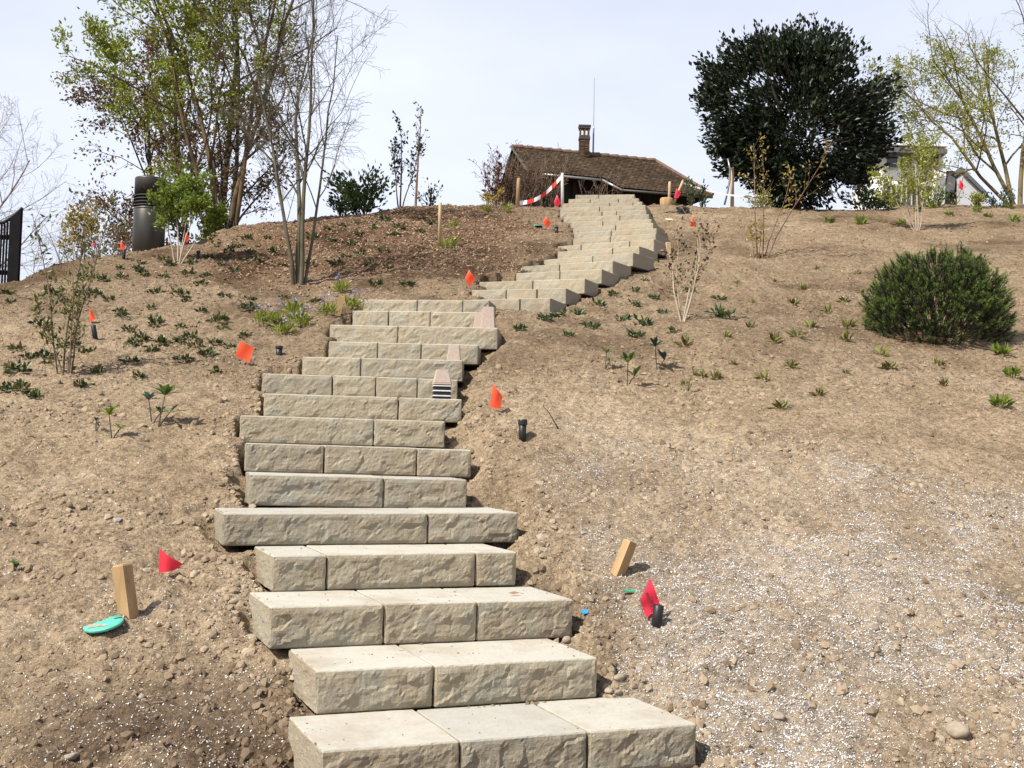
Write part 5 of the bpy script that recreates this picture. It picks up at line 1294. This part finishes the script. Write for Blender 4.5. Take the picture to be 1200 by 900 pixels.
MIDR = [(842,349),(840,365),(792,387),(753,377),(743,357),(743,392),(743,340),(765,346),(778,363),(740,341),(701,356),(692,345),(729,372),(692,381),(665,390),(676,367),(754,377),(777,364),(851,371),(637,372),(654,368),(609,384),(731,326),(806,338),(755,325),(720,345)]
sow(MIDR, DG, 'groundcover_plant', [(0, 685, 0, 900, 'small olive plant at the foot of the upper flight'), (685, 735, 0, 900, 'small olive plant between the upper flight and the budding shrub'),
     (735, 785, 0, 900, 'small olive plant just left of the budding shrub'), (785, 900, 0, 900, 'small olive plant just right of the budding shrub')], 'plant', 'plants beside the bend in the steps', 4, .75, 1.45)
BIGR = [(1173,415),(1185,440),(1173,479),(1158,252),(1188,257),(1182,241),(1112,250),(1056,259),(1009,261),(972,257),(1145,246),(1075,244),(1093,240)]
sow(BIGR, [tuft_mesh(260 + k, 44, .05, .07, LF['bright'], .085, .32, .62, 'green_tuft') for k in range(3)], 'green_tuft', [(0, 1060, 0, 300, 'pale green tuft on the crest below the evergreen'), (1060, 1120, 0, 300, 'green tuft on the crest before the white building'),
     (1120, 1200, 0, 300, 'green tuft on the crest below the lichened tree'), (1100, 1200, 300, 430, 'bright green tuft directly under the dwarf pine'),
     (1100, 1200, 430, 460, 'bright green tuft at the right edge, second below the dwarf pine'), (1100, 1200, 460, 900, 'lowest bright green tuft at the right edge')], 'plant', 'bright tufts on the right', 5, .8, 1.3)
FLW = [(309,377),(334,385),(352,376),(383,368),(412,357),(399,340),(345,368),(322,372)]
fl = []
for k in range(3):
    rg = np.random.default_rng(270 + k); fl.append(tuft_mesh(270 + k, 90, .075, .13, LF['fresh'], .085, .16, .78, 'flowering_tuft'))
for k, (px, py) in enumerate(FLW):
    g = ground(px, py + 6); root = empty('flowering_tuft', tuple(g), k * 1.3); tag(root, 'grassy green tuft with tiny pale blue flowers left of the stair bend', 'plant', 'flowering tufts beside the steps')
    o = link('foliage', fl[k % 3], root); o.scale = (1, 1, random.Random(k).uniform(.8, 1.2))
    rg = np.random.default_rng(280 + k); n = 9; P = rg.normal(0, .06, (n, 3)); P[:, 2] = rg.uniform(.12, .20, n)
    V, Fc, T = leaf_cards(rg, np.repeat(P, 4, 0), rg.normal(0, 1, (n * 4, 3)), .018, .7); link('flowers', fast_mesh('flowers', V, Fc, LF['petal'], tint=T), root)['kind'] = 'stuff'
    b = MB(); [b.tube([[0, 0, 0], q * np.array([.6, .6, .6]), q], .0015, 3, caps=False) for q in P]; b.build('flower_stems', BK['green'], root)['kind'] = 'stuff'
sow([(572,244),(527,288),(592,246),(531,268)], GR, 'grassy_tuft', 'grassy fern-like tuft on the mulched bank near the round stake', 'plant', 'grassy tufts on the bank', 6, 1.0, 1.5)

def rosette(px, py, hpx, label, seed, mat, nleaf=7, size=None, dark=None):
    """upright seedling: stalk with a whorl of broad leaves"""
    g = ground(px, py); s = px_size(g); h = hpx * s; rg = np.random.default_rng(seed); root = empty('broadleaf_seedling', tuple(g)); tag(root, label, 'plant', None)
    L = size or h * .60; nleaf += 5; b = MB(); lean = rg.normal(0, .12, 2)
    tops = [np.array([lean[0] * h, lean[1] * h, h * .8])] + ([np.array([.25 * h, .1 * h, .35 * h])] if nleaf > 7 else [])
    for t in tops: b.tube([[0, 0, -.02], t * .5, t], [.005, .004, .003], 5, caps=False)
    b.build('stalk', BK['green'], root, True)
    for ti, t in enumerate(tops):
        for k in range(nleaf if ti == 0 else 5):
            a = k * 2.4 + seed; up = rg.uniform(.2, 1.5); d = np.array([math.cos(a), math.sin(a), up]); d /= np.linalg.norm(d); sd = np.cross(d, [0, 0, 1]); sd /= np.linalg.norm(sd)
            ln = L * rg.uniform(.7, 1.05); w = ln * .13; lb = MB(); V = []
            for f, ww in ((0, .15), (.3, .85), (.55, 1.0), (.8, .6), (1, .04)):
                c = t + d * ln * f - np.array([0, 0, .22 * ln * f * f]); up_ = np.array([0, 0, .25 * w * ww])
                V += [c - sd * w * ww + up_, c, c + sd * w * ww + up_]
            Fq = [q for j in range(4) for q in ((3 * j, 3 * j + 1, 3 * j + 4, 3 * j + 3), (3 * j + 1, 3 * j + 2, 3 * j + 5, 3 * j + 4))]
            lb.add(V, Fq, rg.uniform(.2, .9)); lb.build('leaf', mat, root, True)
LF['hell'] = mat_leaf('broad_leaf', [(0, (.03, .065, .02)), (.5, (.085, .15, .03)), (1, (.19, .27, .05))], .3, .35)
LF['hell_dark'] = mat_leaf('bluish_broad_leaf', [(0, (.010, .028, .020)), (.6, (.020, .055, .035)), (1, (.05, .10, .05))], .2, .35)
rosette(709, 432, 22, 'broadleaf seedling with drooping whorl, leftmost of three right of the steps', 301, LF['hell'], 8)
rosette(735, 455, 34, 'broadleaf seedling with bright upper and dark lower leaves, nearest of three', 302, LF['hell'], 9)
rosette(770, 432, 34, 'bluish broadleaf seedling, rightmost of three right of the steps', 303, LF['hell_dark'], 6)
rosette(813, 436, 10, 'tiny green seedling right of the three broadleaf seedlings', 304, LF['hell'], 5)
rosette(805, 458, 22, 'spindly yellowish seedling below the budding shrub', 305, LF['seed'], 5, .03)
rosette(131, 516, 34, 'single-stalked seedling with star of leaves on the left slope', 306, LF['bright'], 7)
rosette(112, 506, 14, 'low dark seedling beside the star-leaved one', 307, LF['hell_dark'], 5)
rosette(185, 500, 46, 'clump of tall broadleaf seedlings on the left slope', 308, LF['hell'], 14, .13)
rosette(178, 497, 34, 'left stem in the clump of broadleaf seedlings', 309, LF['hell_dark'], 9, .10)
rosette(16, 672, 10, 'flattened green weed at the far left in the soil', 310, LF['hell'], 6, .05)
rosette(720, 798, 12, 'small weed growing beside the second lowest step', 311, LF['hell_dark'], 6, .04)
